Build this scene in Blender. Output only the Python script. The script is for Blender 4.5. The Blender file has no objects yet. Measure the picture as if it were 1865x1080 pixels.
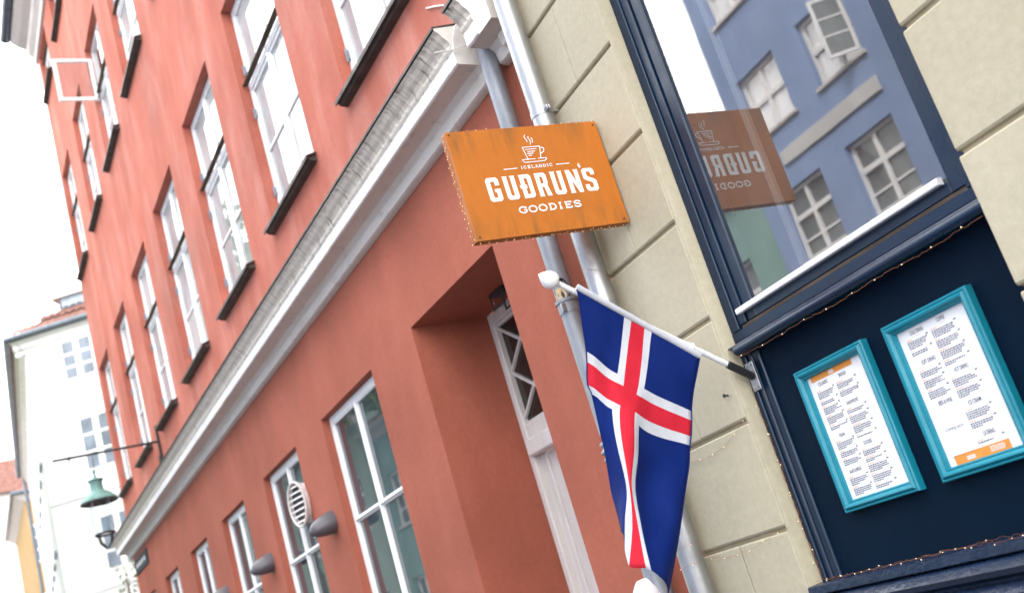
import bpy, bmesh, math, random
from mathutils import Matrix, Vector, noise as mnoise
import numpy as np
random.seed(7)
SC = bpy.context.scene
COL = SC.collection
PI = math.pi

# ---------------------------------------------------------------- camera
cam = bpy.data.cameras.new('camera')
cam.sensor_width = 36.0
cam.lens = 37.94
cam.clip_start = 0.05
cam.clip_end = 2000
cam.dof.use_dof = True
cam.dof.focus_distance = 4.15
cam.dof.aperture_fstop = 2.6
cam_o = bpy.data.objects.new('camera', cam)
COL.objects.link(cam_o)
RGT = Vector((0.374043, 0.882447, -0.285269))
DWN = Vector((-0.369682, -0.140231, -0.918515))
FWD = Vector((-0.850545, 0.449023, 0.273772))
cam_o.matrix_world = Matrix(((RGT.x, -DWN.x, -FWD.x, 0.0), (RGT.y, -DWN.y, -FWD.y, 0.0),
                             (RGT.z, -DWN.z, -FWD.z, 1.6), (0, 0, 0, 1)))
SC.camera = cam_o

# ---------------------------------------------------------------- sky: bright overcast
SUN_EL, SUN_AZ = math.radians(52), math.radians(38)
world = bpy.data.worlds.new('World')
SC.world = world
world.use_nodes = True
nt = world.node_tree
nt.nodes.clear()
sky = nt.nodes.new('ShaderNodeTexSky')
sky.sky_type = 'NISHITA'
sky.sun_disc = False
sky.sun_elevation = SUN_EL
sky.sun_rotation = SUN_AZ
sky.air_density = 1.0
sky.dust_density = 4.0
mixn = nt.nodes.new('ShaderNodeMixRGB')
mixn.inputs[0].default_value = 0.86            # thick even cloud over the sky
mixn.inputs[2].default_value = (11.5, 11.4, 11.4, 1)
bg = nt.nodes.new('ShaderNodeBackground')
bg.inputs[1].default_value = 0.12
out = nt.nodes.new('ShaderNodeOutputWorld')
nt.links.new(sky.outputs[0], mixn.inputs[1])
nt.links.new(mixn.outputs[0], bg.inputs[0])
nt.links.new(bg.outputs[0], out.inputs[0])

sun = bpy.data.lights.new('sun', 'SUN')
sun.energy = 1.5
sun.angle = math.radians(18)
sun.color = (1.0, 0.96, 0.9)
sun_o = bpy.data.objects.new('sun', sun)
COL.objects.link(sun_o)
sd = Vector((math.sin(SUN_AZ) * math.cos(SUN_EL), math.cos(SUN_AZ) * math.cos(SUN_EL), math.sin(SUN_EL)))
sun_o.rotation_euler = sd.to_track_quat('Z', 'Y').to_euler()

vs = SC.view_settings
vs.view_transform = 'Standard'
vs.look = 'None'
vs.exposure = 2.15
vs.gamma = 1.0
vs.use_curve_mapping = False
SC.render.engine = 'CYCLES'
SC.cycles.max_bounces = 6
SC.cycles.diffuse_bounces = 3
SC.cycles.glossy_bounces = 4
SC.cycles.transparent_max_bounces = 6


# ---------------------------------------------------------------- materials
def new_mat(name):
    m = bpy.data.materials.new(name)
    m.use_nodes = True
    n = m.node_tree
    b = n.nodes['Principled BSDF']
    return m, n, b


def ramp(n, src, stops):
    r = n.nodes.new('ShaderNodeValToRGB')
    e = r.color_ramp.elements
    while len(e) < len(stops):
        e.new(0.5)
    for k, (p, c) in enumerate(stops):
        e[k].position = p
        e[k].color = c if len(c) == 4 else (*c, 1)
    n.links.new(src, r.inputs[0])
    return r


def noise(n, scale, detail=5, rough=0.6, stretch=(1, 1, 1), coord='Object'):
    tc = n.nodes.new('ShaderNodeTexCoord')
    mp = n.nodes.new('ShaderNodeMapping')
    mp.inputs['Scale'].default_value = stretch
    t = n.nodes.new('ShaderNodeTexNoise')
    t.inputs['Scale'].default_value = scale
    t.inputs['Detail'].default_value = detail
    t.inputs['Roughness'].default_value = rough
    n.links.new(tc.outputs[coord], mp.inputs[0])
    n.links.new(mp.outputs[0], t.inputs[0])
    return t


def mixc(n, fac, a, b, mode='MIX'):
    m = n.nodes.new('ShaderNodeMixRGB')
    m.blend_type = mode
    for sock, v in ((m.inputs[0], fac), (m.inputs[1], a), (m.inputs[2], b)):
        if isinstance(v, bpy.types.NodeSocket):
            n.links.new(v, sock)
        elif isinstance(v, (int, float)):
            sock.default_value = v
        else:
            sock.default_value = (*v, 1) if len(v) == 3 else v
    return m.outputs[0]


def bump(n, b, heights, strength=0.3, dist=0.005):
    last = None
    for h, s, d in heights:
        bp = n.nodes.new('ShaderNodeBump')
        bp.inputs['Strength'].default_value = s
        bp.inputs['Distance'].default_value = d
        n.links.new(h, bp.inputs['Height'])
        if last is not None:
            n.links.new(last, bp.inputs['Normal'])
        last = bp.outputs[0]
    n.links.new(last, b.inputs['Normal'])


def plain(name, col, rough=0.5, var=0.12, scale=12, stretch=(1, 1, 1), bmp=0.0, bscale=60, metal=0.0, spec=0.5, rvar=0.12, dist=0.002):
    m, n, b = new_mat(name)
    t = noise(n, scale, 6, 0.65, stretch)
    dark = tuple(c * (1 - var) for c in col)
    lite = tuple(min(1, c * (1 + var * 0.7)) for c in col)
    r = ramp(n, t.outputs[0], [(0.3, dark), (0.7, lite)])
    n.links.new(r.outputs[0], b.inputs['Base Color'])
    rr = ramp(n, t.outputs[0], [(0.3, (min(1, rough + rvar),) * 3), (0.7, (max(0.02, rough - rvar),) * 3)])
    n.links.new(rr.outputs[0], b.inputs['Roughness'])
    b.inputs['Metallic'].default_value = metal
    b.inputs['Specular IOR Level'].default_value = spec
    if bmp:
        t2 = noise(n, bscale, 4, 0.6)
        bump(n, b, [(t2.outputs[0], bmp, dist)])
    return m


def plaster(name, base, pale, deep, streak=0.6, fine=0.25, vary=0.0, blotch=0.1, crack=0.0):
    """limewashed render: washed vertical streaks, blotches and a fine sandy relief"""
    m, n, b = new_mat(name)
    s = noise(n, 1.7, 9, 0.66, (1.0, 1.0, 0.34))
    blot = noise(n, 0.9, 6, 0.6, (1, 1, 0.8))
    spk = noise(n, 34, 3, 0.6)
    c1 = ramp(n, s.outputs[0], [(0.30, deep), (0.5, base), (0.68, pale)])
    c0 = mixc(n, streak, base, c1.outputs[0])
    bm = ramp(n, blot.outputs[0], [(0.32, (1 - blotch * 1.2,) * 3), (0.66, (1 + blotch * 0.5,) * 3)])
    c2 = mixc(n, 1.0, c0, bm.outputs[0], 'MULTIPLY')
    sm = ramp(n, spk.outputs[0], [(0.3, (0.93,) * 3), (0.7, (1.05,) * 3)])
    c3 = mixc(n, 1.0, c2, sm.outputs[0], 'MULTIPLY')
    if crack:                                    # a few hairline cracks
        tc = n.nodes.new('ShaderNodeTexCoord')
        wn = noise(n, 2.0, 6, 0.7)
        wa = mixc(n, 0.18, tc.outputs['Object'], wn.outputs['Color'], 'ADD')
        vo = n.nodes.new('ShaderNodeTexVoronoi'); vo.feature = 'DISTANCE_TO_EDGE'; vo.inputs['Scale'].default_value = 0.8
        n.links.new(wa, vo.inputs['Vector'])
        cr = ramp(n, vo.outputs['Distance'], [(0.0, (1,) * 3), (0.0045, (0,) * 3)])
        ms = ramp(n, blot.outputs[0], [(0.52, (0,) * 3), (0.6, (crack,) * 3)])
        c3 = mixc(n, mixc(n, 1.0, cr.outputs[0], ms.outputs[0], 'MULTIPLY'), c3, deep)
        dn = noise(n, 3.2, 7, 0.7, (2.4, 2.4, 0.16))
        dr = ramp(n, dn.outputs[0], [(0.56, (0,) * 3), (0.74, (crack * 0.45,) * 3)])
        c3 = mixc(n, dr.outputs[0], c3, tuple(c * 0.8 for c in deep))
    if vary:
        oi = n.nodes.new('ShaderNodeObjectInfo')
        vr = ramp(n, oi.outputs['Random'], [(0.0, (1 - vary, 1 - vary, 1 - vary * 1.15)), (1.0, (1 + vary, 1 + vary, 1 + vary * 0.8))])
        c3 = mixc(n, 1.0, c3, vr.outputs[0], 'MULTIPLY')
    n.links.new(c3, b.inputs['Base Color'])
    b.inputs['Roughness'].default_value = 0.88
    b.inputs['Specular IOR Level'].default_value = 0.25
    f = noise(n, 140, 4, 0.7)
    w = noise(n, 5, 4, 0.55)
    bump(n, b, [(w.outputs[0], 0.5, 0.012), (f.outputs[0], fine, 0.0025)])
    return m


def glass_mat(name, inside, ior=1.9, wav=0.0, trans=False, rough=0.0, haze=0.0):
    """window glass: reflection by angle over what stands behind the pane"""
    m, n, b = new_mat(name)
    n.nodes.remove(b)
    o = n.nodes['Material Output']
    g = n.nodes.new('ShaderNodeBsdfGlossy')
    g.inputs['Roughness'].default_value = rough
    if trans:
        d = n.nodes.new('ShaderNodeBsdfTransparent')
        d.inputs[0].default_value = (*inside, 1)
    else:
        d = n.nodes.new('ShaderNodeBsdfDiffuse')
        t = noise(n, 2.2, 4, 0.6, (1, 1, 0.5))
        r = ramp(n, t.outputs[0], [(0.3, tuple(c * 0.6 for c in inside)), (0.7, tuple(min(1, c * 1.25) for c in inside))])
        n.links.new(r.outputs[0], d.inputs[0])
    fr = n.nodes.new('ShaderNodeFresnel')
    geo = n.nodes.new('ShaderNodeNewGeometry')      # same reflection from either side of a thin pane
    iv = n.nodes.new('ShaderNodeMath'); iv.operation = 'MULTIPLY_ADD'
    iv.inputs[1].default_value = 1.0 / ior - ior; iv.inputs[2].default_value = ior
    n.links.new(geo.outputs['Backfacing'], iv.inputs[0])
    n.links.new(iv.outputs[0], fr.inputs[0])
    mx = n.nodes.new('ShaderNodeMixShader')
    n.links.new(fr.outputs[0], mx.inputs[0])
    n.links.new(d.outputs[0], mx.inputs[1])
    n.links.new(g.outputs[0], mx.inputs[2])
    n.links.new(mx.outputs[0], o.inputs[0])
    if haze:                                     # pale uneven haze mixed in to lift the pane's reflections
        dd = n.nodes.new('ShaderNodeBsdfDiffuse')
        dd.inputs[0].default_value = (0.8, 0.8, 0.78, 1)
        dn = noise(n, 6, 6, 0.7, (1, 1, 0.4))
        dr = ramp(n, dn.outputs[0], [(0.3, (haze * 0.5,) * 3), (0.75, (haze * 1.6,) * 3)])
        m2 = n.nodes.new('ShaderNodeMixShader')
        n.links.new(dr.outputs[0], m2.inputs[0])
        n.links.new(mx.outputs[0], m2.inputs[1])
        n.links.new(dd.outputs[0], m2.inputs[2])
        n.links.new(m2.outputs[0], o.inputs[0])
    if wav:
        w = noise(n, 2.6, 2, 0.5)
        bp = n.nodes.new('ShaderNodeBump')
        bp.inputs['Strength'].default_value = wav
        bp.inputs['Distance'].default_value = 0.01
        n.links.new(w.outputs[0], bp.inputs['Height'])
        n.links.new(bp.outputs[0], g.inputs['Normal'])
    return m


def emit(name, col, s):
    m, n, b = new_mat(name)
    b.inputs['Base Color'].default_value = (*col, 1)
    b.inputs['Emission Color'].default_value = (*col, 1)
    b.inputs['Emission Strength'].default_value = s
    return m


M = {}
M['red_low'] = plaster('red_low', (0.362, 0.106, 0.066), (0.402, 0.128, 0.083), (0.318, 0.087, 0.051), 0.55, 0.35, 0, 0.18, 0.6)
M['red_up'] = plaster('red_up', (0.46, 0.142, 0.098), (0.54, 0.230, 0.180), (0.40, 0.100, 0.063), 0.9, 0.25, 0, 0.18, 0.5)  # washed tone, paler than red_low with the brighter sky light put in
M['red_deep'] = plaster('red_deep', (0.45, 0.11, 0.066), (0.50, 0.14, 0.09), (0.40, 0.095, 0.055), 0.4, 0.3)
M['white_paint'] = plain('white_paint', (0.84, 0.84, 0.83), 0.45, 0.06, 9, (1, 1, 0.4), 0.12, 40)
M['door_paint'] = plain('door_paint', (0.66, 0.63, 0.60), 0.5, 0.10, 14, (1, 1, 0.15), 0.25, 50)
M['sill_metal'] = plain('sill_metal', (0.055, 0.042, 0.035), 0.55, 0.3, 8, bmp=0.1)
M['hinge'] = plain('hinge', (0.22, 0.24, 0.28), 0.5, 0.3, 20)
M['beige'] = plaster('beige', (0.430, 0.386, 0.283), (0.46, 0.42, 0.322), (0.392, 0.348, 0.246), 0.65, 0.3, 0.045, 0.07)
M['mortar'] = plaster('mortar', (0.38, 0.32, 0.215), (0.42, 0.36, 0.26), (0.32, 0.265, 0.17), 0.7, 0.35)
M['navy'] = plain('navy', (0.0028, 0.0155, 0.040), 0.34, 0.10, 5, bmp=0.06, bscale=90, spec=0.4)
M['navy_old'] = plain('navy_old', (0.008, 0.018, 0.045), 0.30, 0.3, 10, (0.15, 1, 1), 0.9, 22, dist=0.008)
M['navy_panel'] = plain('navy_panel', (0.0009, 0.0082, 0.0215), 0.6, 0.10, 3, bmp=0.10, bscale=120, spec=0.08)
M['dark_brown'] = plain('dark_brown', (0.075, 0.05, 0.032), 0.8, 0.6, 14, (0.2, 1, 1), 0.4, 40)
M['alu_white'] = plain('alu_white', (0.80, 0.80, 0.80), 0.4, 0.03, 6)
M['teal'] = plain('teal', (0.005, 0.205, 0.28), 0.40, 0.12, 10, (1, 1, 1), 0.25, 70)
M['paper'] = plain('paper', (0.80, 0.79, 0.80), 0.55, 0.03, 4)
M['paper_slip'] = plain('paper_slip', (0.83, 0.83, 0.84), 0.6, 0.02, 4)
M['ink'] = plain('ink', (0.018, 0.022, 0.05), 0.7, 0.05, 6)
M['ink_grey'] = plain('ink_grey', (0.06, 0.065, 0.10), 0.7, 0.05, 6)
M['ink_orange'] = plain('ink_orange', (0.80, 0.38, 0.18), 0.7, 0.05, 6)
M['band_orange'] = plain('band_orange', (0.72, 0.27, 0.045), 0.6, 0.08, 30)
M['steel'] = plain('steel', (0.42, 0.425, 0.43), 0.42, 0.28, 9, (1, 1, 0.5), 0.1, 20, metal=0.85)
M['clamp'] = plain('clamp', (0.40, 0.41, 0.43), 0.45, 0.2, 20, metal=0.7)
M['black_iron'] = plain('black_iron', (0.018, 0.018, 0.02), 0.5, 0.2, 20, bmp=0.2)
M['plastic_white'] = plain('plastic_white', (0.82, 0.82, 0.83), 0.3, 0.02, 6)
M['plastic_grey'] = plain('plastic_grey', (0.085, 0.078, 0.088), 0.38, 0.08, 8, spec=0.5)
M['copper_green'] = plain('copper_green', (0.15, 0.30, 0.26), 0.6, 0.3, 8, (1, 1, 0.4), 0.15)
M['white_wall'] = plaster('white_wall', (0.77, 0.785, 0.80), (0.80, 0.815, 0.83), (0.72, 0.735, 0.75), 0.5, 0.2)
M['yellow_wall'] = plaster('yellow_wall', (0.31, 0.20, 0.085), (0.35, 0.24, 0.11), (0.27, 0.17, 0.065), 0.7, 0.2)
M['gutter'] = plain('gutter', (0.10, 0.12, 0.15), 0.4, 0.25, 6, metal=0.3)
M['eave_paint'] = plain('eave_paint', (0.60, 0.56, 0.53), 0.7, 0.12, 5, (0.4, 1, 1), 0.2)
M['tile'] = plain('tile', (0.105, 0.038, 0.026), 0.85, 0.5, 3, bmp=0.3)
M['zinc'] = plain('zinc', (0.30, 0.36, 0.44), 0.45, 0.15, 6, metal=0.2)
M['blue_wall'] = plaster('blue_wall', (0.255, 0.345, 0.56), (0.29, 0.38, 0.60), (0.225, 0.31, 0.51), 0.6, 0.25)
M['teal_wall'] = plaster('teal_wall', (0.25, 0.40, 0.37), (0.29, 0.44, 0.41), (0.21, 0.35, 0.32), 0.6, 0.25)
M['green_wall'] = plaster('green_wall', (0.36, 0.46, 0.38), (0.40, 0.50, 0.42), (0.31, 0.40, 0.33), 0.6, 0.25)
M['grey_band'] = plaster('grey_band', (0.60, 0.60, 0.59), (0.66, 0.66, 0.65), (0.54, 0.54, 0.53), 0.6, 0.25)
M['bark'] = plain('bark', (0.10, 0.075, 0.05), 0.9, 0.4, 8, (1, 1, 0.2), 0.8, 18)
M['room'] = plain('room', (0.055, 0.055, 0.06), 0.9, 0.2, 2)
M['curtain'] = plain('curtain', (0.16, 0.155, 0.145), 0.9, 0.1, 4)
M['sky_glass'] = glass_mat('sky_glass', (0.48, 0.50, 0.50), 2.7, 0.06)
M['low_glass'] = glass_mat('low_glass', (0.05, 0.072, 0.085), 2.8, 0.05)
M['far_glass'] = glass_mat('far_glass', (0.20, 0.235, 0.29), 1.4, 0.05)
M['opp_glass'] = glass_mat('opp_glass', (0.17, 0.18, 0.18), 1.7, 0.05)
M['opp_glare_glass'] = glass_mat('opp_glare_glass', (0.86, 0.86, 0.86), 3.2, 0.05)  # near-white pane colour stands in for the sky's glare
M['shop_glass'] = glass_mat('shop_glass', (0.80, 0.83, 0.84), 3.1, 0.02, trans=True, haze=0.035)
M['door_glass'] = glass_mat('door_glass', (0.028, 0.024, 0.02), 1.6, 0.03)
M['lamp_glass'] = glass_mat('lamp_glass', (0.9, 0.93, 0.95), 1.25, 0.0, trans=True)
M['bulb'] = emit('bulb', (1.0, 0.78, 0.48), 0.16)
M['copper_wire'] = plain('copper_wire', (0.42, 0.16, 0.06), 0.4, 0.2, 30, metal=0.7)
M['cable_white'] = plain('cable_white', (0.80, 0.80, 0.78), 0.4, 0.04, 6)
M['asphalt'] = plain('asphalt', (0.05, 0.05, 0.052), 0.85, 0.25, 30, bmp=0.5, bscale=90)
M['paving'] = plain('paving', (0.15, 0.145, 0.14), 0.85, 0.2, 6, bmp=0.4)
M['sticker_black'] = plain('sticker_black', (0.012, 0.012, 0.015), 0.3, 0.1, 20)
M['sticker_cream'] = plain('sticker_cream', (0.62, 0.44, 0.22), 0.45, 0.35, 60)
M['sign_blue'] = plain('sign_blue', (0.045, 0.05, 0.06), 0.75, 0.1, 10, spec=0.15)


def stone_mat():
    m, n, b = new_mat('cornice_stone')
    s = noise(n, 3.0, 9, 0.72, (0.5, 1.3, 1.3))
    d = noise(n, 11, 6, 0.7, (1.0, 1.2, 1.2))
    c = ramp(n, s.outputs[0], [(0.26, (0.58, 0.52, 0.46)), (0.42, (0.70, 0.645, 0.59)), (0.7, (0.76, 0.72, 0.67))])
    dm = ramp(n, d.outputs[0], [(0.30, (0.78, 0.76, 0.74)), (0.44, (1.0,) * 3)])
    n.links.new(mixc(n, 1.0, c.outputs[0], dm.outputs[0], 'MULTIPLY'), b.inputs['Base Color'])
    b.inputs['Roughness'].default_value = 0.85
    f = noise(n, 70, 5, 0.7)
    bump(n, b, [(d.outputs[0], 0.35, 0.01), (f.outputs[0], 0.4, 0.003)])
    return m


M['stone'] = stone_mat()
M['bright_stone'] = plain('lit_fascia', (0.80, 0.775, 0.745), 0.85, 0.12, 3, (0.5, 1, 1.5), 0.35, 40)  # whiter than the stone, the fascia's strong light put into its colour


def worn_stone():
    """the weathered upper moulding: lichen-dark, cracked across"""
    m, n, b = new_mat('worn_moulding')
    s = noise(n, 15, 5, 0.62, (2.2, 0.3, 0.3))
    c = ramp(n, s.outputs[0], [(0.31, (0.12, 0.10, 0.08)), (0.37, (0.42, 0.38, 0.32)), (0.44, (0.62, 0.56, 0.48)), (0.75, (0.70, 0.64, 0.56))])
    n.links.new(c.outputs[0], b.inputs['Base Color'])
    b.inputs['Roughness'].default_value = 0.9
    bump(n, b, [(s.outputs[0], 0.8, 0.012)])
    return m


M['worn'] = worn_stone()


def zinc_old():
    m, n, b = new_mat('painted_pipe')
    t = noise(n, 5, 7, 0.7, (1, 1, 0.35))
    p = noise(n, 16, 3, 0.5, (1, 1, 0.5))
    c = ramp(n, t.outputs[0], [(0.3, (0.17, 0.185, 0.21)), (0.5, (0.27, 0.29, 0.32)), (0.72, (0.38, 0.40, 0.42))])
    k = ramp(n, p.outputs[0], [(0.70, (0, 0, 0)), (0.74, (1, 1, 1))])
    n.links.new(mixc(n, k.outputs[0], c.outputs[0], (0.42, 0.09, 0.06)), b.inputs['Base Color'])
    b.inputs['Roughness'].default_value = 0.45
    b.inputs['Metallic'].default_value = 0.25
    bump(n, b, [(t.outputs[0], 0.25, 0.004)])
    return m


M['pipe_grey'] = zinc_old()


def sign_mat():
    m, n, b = new_mat('sign_orange')
    s = noise(n, 7, 7, 0.65, (1, 2.2, 0.45))
    g = noise(n, 30, 4, 0.6, (1, 3, 0.4))
    k = ramp(n, s.outputs[0], [(0.47, (0, 0, 0)), (0.70, (0.72,) * 3)])
    base = ramp(n, g.outputs[0], [(0.3, (0.435, 0.128, 0.012)), (0.7, (0.475, 0.146, 0.016))])
    tc = n.nodes.new('ShaderNodeTexCoord')
    sp = n.nodes.new('ShaderNodeSeparateXYZ')
    n.links.new(tc.outputs['Object'], sp.inputs[0])
    ez = ramp(n, sp.outputs['Z'], [(0.0, (1,) * 3), (0.09, (0.55,) * 3), (0.17, (0.06,) * 3), (0.33, (0.06,) * 3), (0.42, (0.8,) * 3), (0.48, (1,) * 3)])
    kk = mixc(n, 1.0, k.outputs[0], ez.outputs[0], 'MULTIPLY')
    n.links.new(mixc(n, kk, base.outputs[0], (0.13, 0.070, 0.026)), b.inputs['Base Color'])
    b.inputs['Roughness'].default_value = 0.5
    b.inputs['Specular IOR Level'].default_value = 0.35
    bump(n, b, [(g.outputs[0], 0.25, 0.002)])
    return m


M['sign_orange'] = sign_mat()
M['sign_edge'] = plain('sign_edge', (0.34, 0.10, 0.02), 0.6, 0.3, 20, (1, 1, 0.3), 0.3)
M['lettering'] = plain('lettering', (0.80, 0.80, 0.82), 0.5, 0.05, 30)


def cloth_mat(name, col):
    m, n, b = new_mat(name)
    t = noise(n, 9, 6, 0.6, (1, 1, 0.6))
    w = noise(n, 420, 2, 0.5)
    r = ramp(n, t.outputs[0], [(0.3, tuple(c * 0.88 for c in col)), (0.7, tuple(min(1, c * 1.12 + 0.004) for c in col))])
    n.links.new(r.outputs[0], b.inputs['Base Color'])
    b.inputs['Roughness'].default_value = 0.75
    b.inputs['Specular IOR Level'].default_value = 0.10
    b.inputs['Sheen Weight'].default_value = 0.03
    k = noise(n, 26, 4, 0.55, (1.0, 1.6, 0.7))
    bump(n, b, [(t.outputs[0], 0.5, 0.010), (k.outputs[0], 0.30, 0.004), (w.outputs[0], 0.25, 0.001)])
    o = n.nodes['Material Output']
    tr = n.nodes.new('ShaderNodeBsdfTranslucent')
    tr.inputs[0].default_value = (*col, 1)
    mx = n.nodes.new('ShaderNodeMixShader')
    mx.inputs[0].default_value = 0.15
    n.links.new(b.outputs[0], mx.inputs[1])
    n.links.new(tr.outputs[0], mx.inputs[2])
    n.links.new(mx.outputs[0], o.inputs[0])
    return m


M['flag_blue'] = cloth_mat('flag_blue', (0.0010, 0.0145, 0.130))
M['flag_white'] = cloth_mat('flag_white', (0.56, 0.57, 0.61))
M['flag_red'] = cloth_mat('flag_red', (0.56, 0.018, 0.038))


def leaf_mat(name, a, b_):
    m, n, b = new_mat(name)
    t = noise(n, 3.5, 4, 0.6)
    r = ramp(n, t.outputs[0], [(0.3, a), (0.7, b_)])
    n.links.new(r.outputs[0], b.inputs['Base Color'])
    b.inputs['Roughness'].default_value = 0.6
    return m


M['leaf'] = leaf_mat('leaf', (0.10, 0.17, 0.04), (0.28, 0.38, 0.12))
M['leaf_pale'] = leaf_mat('leaf_pale', (0.10, 0.14, 0.05), (0.30, 0.32, 0.16))
M['petal'] = plain('petal', (0.78, 0.74, 0.62), 0.6, 0.1, 20)


# ---------------------------------------------------------------- mesh helpers
class MB:
    """collects faces; build() links them as ONE mesh object"""

    def __init__(s):
        s.v, s.f, s.mi = [], [], []

    def quad(s, *p, m=0):
        i = len(s.v)
        s.v += [tuple(q) for q in p]
        s.f.append(tuple(range(i, i + len(p))))
        s.mi.append(m)
        return s

    def box(s, a, b, ch=0.0, m=0):
        x0, x1 = sorted((a[0], b[0])); y0, y1 = sorted((a[1], b[1])); z0, z1 = sorted((a[2], b[2]))
        bm = bmesh.new()
        bmesh.ops.create_cube(bm, size=1.0)
        for v in bm.verts:
            v.co = Vector((x0 + (v.co.x + .5) * (x1 - x0), y0 + (v.co.y + .5) * (y1 - y0), z0 + (v.co.z + .5) * (z1 - z0)))
        if ch:
            bmesh.ops.bevel(bm, geom=bm.edges[:], offset=min(ch, .45 * min(x1 - x0, y1 - y0, z1 - z0)), segments=1, affect='EDGES')
        s.add_bm(bm, m)
        return s

    def add_bm(s, bm, m=0, mat=None):
        if mat is not None:
            bm.transform(mat)
        i = len(s.v)
        bm.verts.index_update()
        s.v += [tuple(v.co) for v in bm.verts]
        for f in bm.faces:
            s.f.append(tuple(i + v.index for v in f.verts))
            s.mi.append(m)
        bm.free()

    def tube(s, pts, r, seg=10, cap=True, m=0):
        pts = [Vector(p) for p in pts]
        rs = r if isinstance(r, (list, tuple)) else [r] * len(pts)
        i0 = len(s.v)
        up = None
        for k, p in enumerate(pts):
            d = (pts[min(k + 1, len(pts) - 1)] - pts[max(k - 1, 0)]).normalized()
            if up is None:
                up = d.orthogonal().normalized()
            else:
                up = (up - d * up.dot(d)).normalized()
            w = d.cross(up)
            for q in range(seg):
                a = 2 * PI * q / seg
                s.v.append(tuple(p + (up * math.cos(a) + w * math.sin(a)) * rs[k]))
        for k in range(len(pts) - 1):
            for q in range(seg):
                a, b = i0 + k * seg + q, i0 + k * seg + (q + 1) % seg
                s.f.append((a, b, b + seg, a + seg)); s.mi.append(m)
        if cap:
            s.f.append(tuple(i0 + q for q in range(seg))[::-1]); s.mi.append(m)
            e = i0 + (len(pts) - 1) * seg
            s.f.append(tuple(e + q for q in range(seg))); s.mi.append(m)
        return s

    def lathe(s, prof, c=(0, 0, 0), seg=20, m=0):
        """prof: (radius, height) pairs about a vertical axis"""
        i0 = len(s.v)
        for r, z in prof:
            for q in range(seg):
                a = 2 * PI * q / seg
                s.v.append((c[0] + r * math.cos(a), c[1] + r * math.sin(a), c[2] + z))
        for k in range(len(prof) - 1):
            for q in range(seg):
                a, b = i0 + k * seg + q, i0 + k * seg + (q + 1) % seg
                s.f.append((a, b, b + seg, a + seg)); s.mi.append(m)
        return s

    def extrude(s, prof, x0, x1, m=0, caps=True, axis=0):
        """closed profile of (y, z) pairs swept along x"""
        i = len(s.v)
        k = len(prof)
        for x in (x0, x1):
            for p in prof:
                s.v.append((x, p[0], p[1]) if axis == 0 else (p[0], x, p[1]) if axis == 1 else (p[0], p[1], x))
        for q in range(k):
            r = (q + 1) % k
            s.f.append((i + q, i + r, i + k + r, i + k + q)); s.mi.append(m)
        if caps:
            s.f.append(tuple(range(i, i + k))[::-1]); s.mi.append(m)
            s.f.append(tuple(range(i + k, i + 2 * k))); s.mi.append(m)
        return s

    def xform(s, mtx):
        s.v = [tuple(mtx @ Vector(p)) for p in s.v]
        return s

    def mesh(s, name, mats):
        me = bpy.data.meshes.new(name)
        me.from_pydata(s.v, [], s.f)
        for mm in (mats if isinstance(mats, (list, tuple)) else [mats]):
            me.materials.append(mm)
        me.polygons.foreach_set('material_index', s.mi)
        bm = bmesh.new(); bm.from_mesh(me)
        bmesh.ops.remove_doubles(bm, verts=bm.verts, dist=1e-6)
        bmesh.ops.recalc_face_normals(bm, faces=bm.faces)
        bm.to_mesh(me); bm.free()
        return me

    def build(s, name, mats, parent=None, smooth=False, flat_angle=None):
        me = s.mesh(name, mats)
        if smooth:
            me.polygons.foreach_set('use_smooth', [True] * len(me.polygons))
            try:
                me.set_sharp_from_angle(angle=math.radians(flat_angle or 40))
            except Exception:
                pass
        return link(name, me, parent)


def link(name, data, parent=None):
    o = bpy.data.objects.new(name, data)
    COL.objects.link(o)
    if parent is not None:
        o.parent = parent
    return o


def tag(o, label=None, cat=None, group=None, kind=None):
    if label: o['label'] = label
    if cat: o['category'] = cat
    if group: o['group'] = group
    if kind: o['kind'] = kind
    return o


def empty(name, loc=(0, 0, 0), rz=0.0):
    e = link(name, None)
    e.location = loc
    e.rotation_euler = (0, 0, rz)
    e.empty_display_size = 0.2
    return e


def thing(name, label, cat, loc=(0, 0, 0), rz=0.0, group=None):
    return tag(empty(name, loc, rz), label, cat, group)


def copy_tree(o, parent=None):
    c = o.copy()
    COL.objects.link(c)
    c.parent = parent
    for ch in list(o.children):
        copy_tree(ch, c)
    return c


def panel_with_openings(mb, x0, x1, z0, z1, ops, y, depth, m_face=0, m_rev=0, flip=1):
    """flat wall face at y with rectangular holes and reveals that run back by depth (towards -flip*y)"""
    xs = sorted({x0, x1, *[o[0] for o in ops], *[o[1] for o in ops]})
    zs = sorted({z0, z1, *[o[2] for o in ops], *[o[3] for o in ops]})
    xs = [x for x in xs if x0 <= x <= x1]; zs = [z for z in zs if z0 <= z <= z1]
    for a, b in zip(xs, xs[1:]):
        for c, d in zip(zs, zs[1:]):
            mx, mz = (a + b) / 2, (c + d) / 2
            if any(o[0] < mx < o[1] and o[2] < mz < o[3] for o in ops):
                continue
            mb.quad((a, y, c), (b, y, c), (b, y, d), (a, y, d), m=m_face)
    for o in ops:
        dp = (o[4] if len(o) > 4 else depth) * flip
        a, b, c, d = o[:4]
        yb = y - dp
        mb.quad((a, y, c), (a, yb, c), (a, yb, d), (a, y, d), m=m_rev)
        mb.quad((b, y, c), (b, y, d), (b, yb, d), (b, yb, c), m=m_rev)
        mb.quad((a, y, d), (a, yb, d), (b, yb, d), (b, y, d), m=m_rev)
        mb.quad((a, y, c), (b, y, c), (b, yb, c), (a, yb, c), m=m_rev)
    return mb


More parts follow.
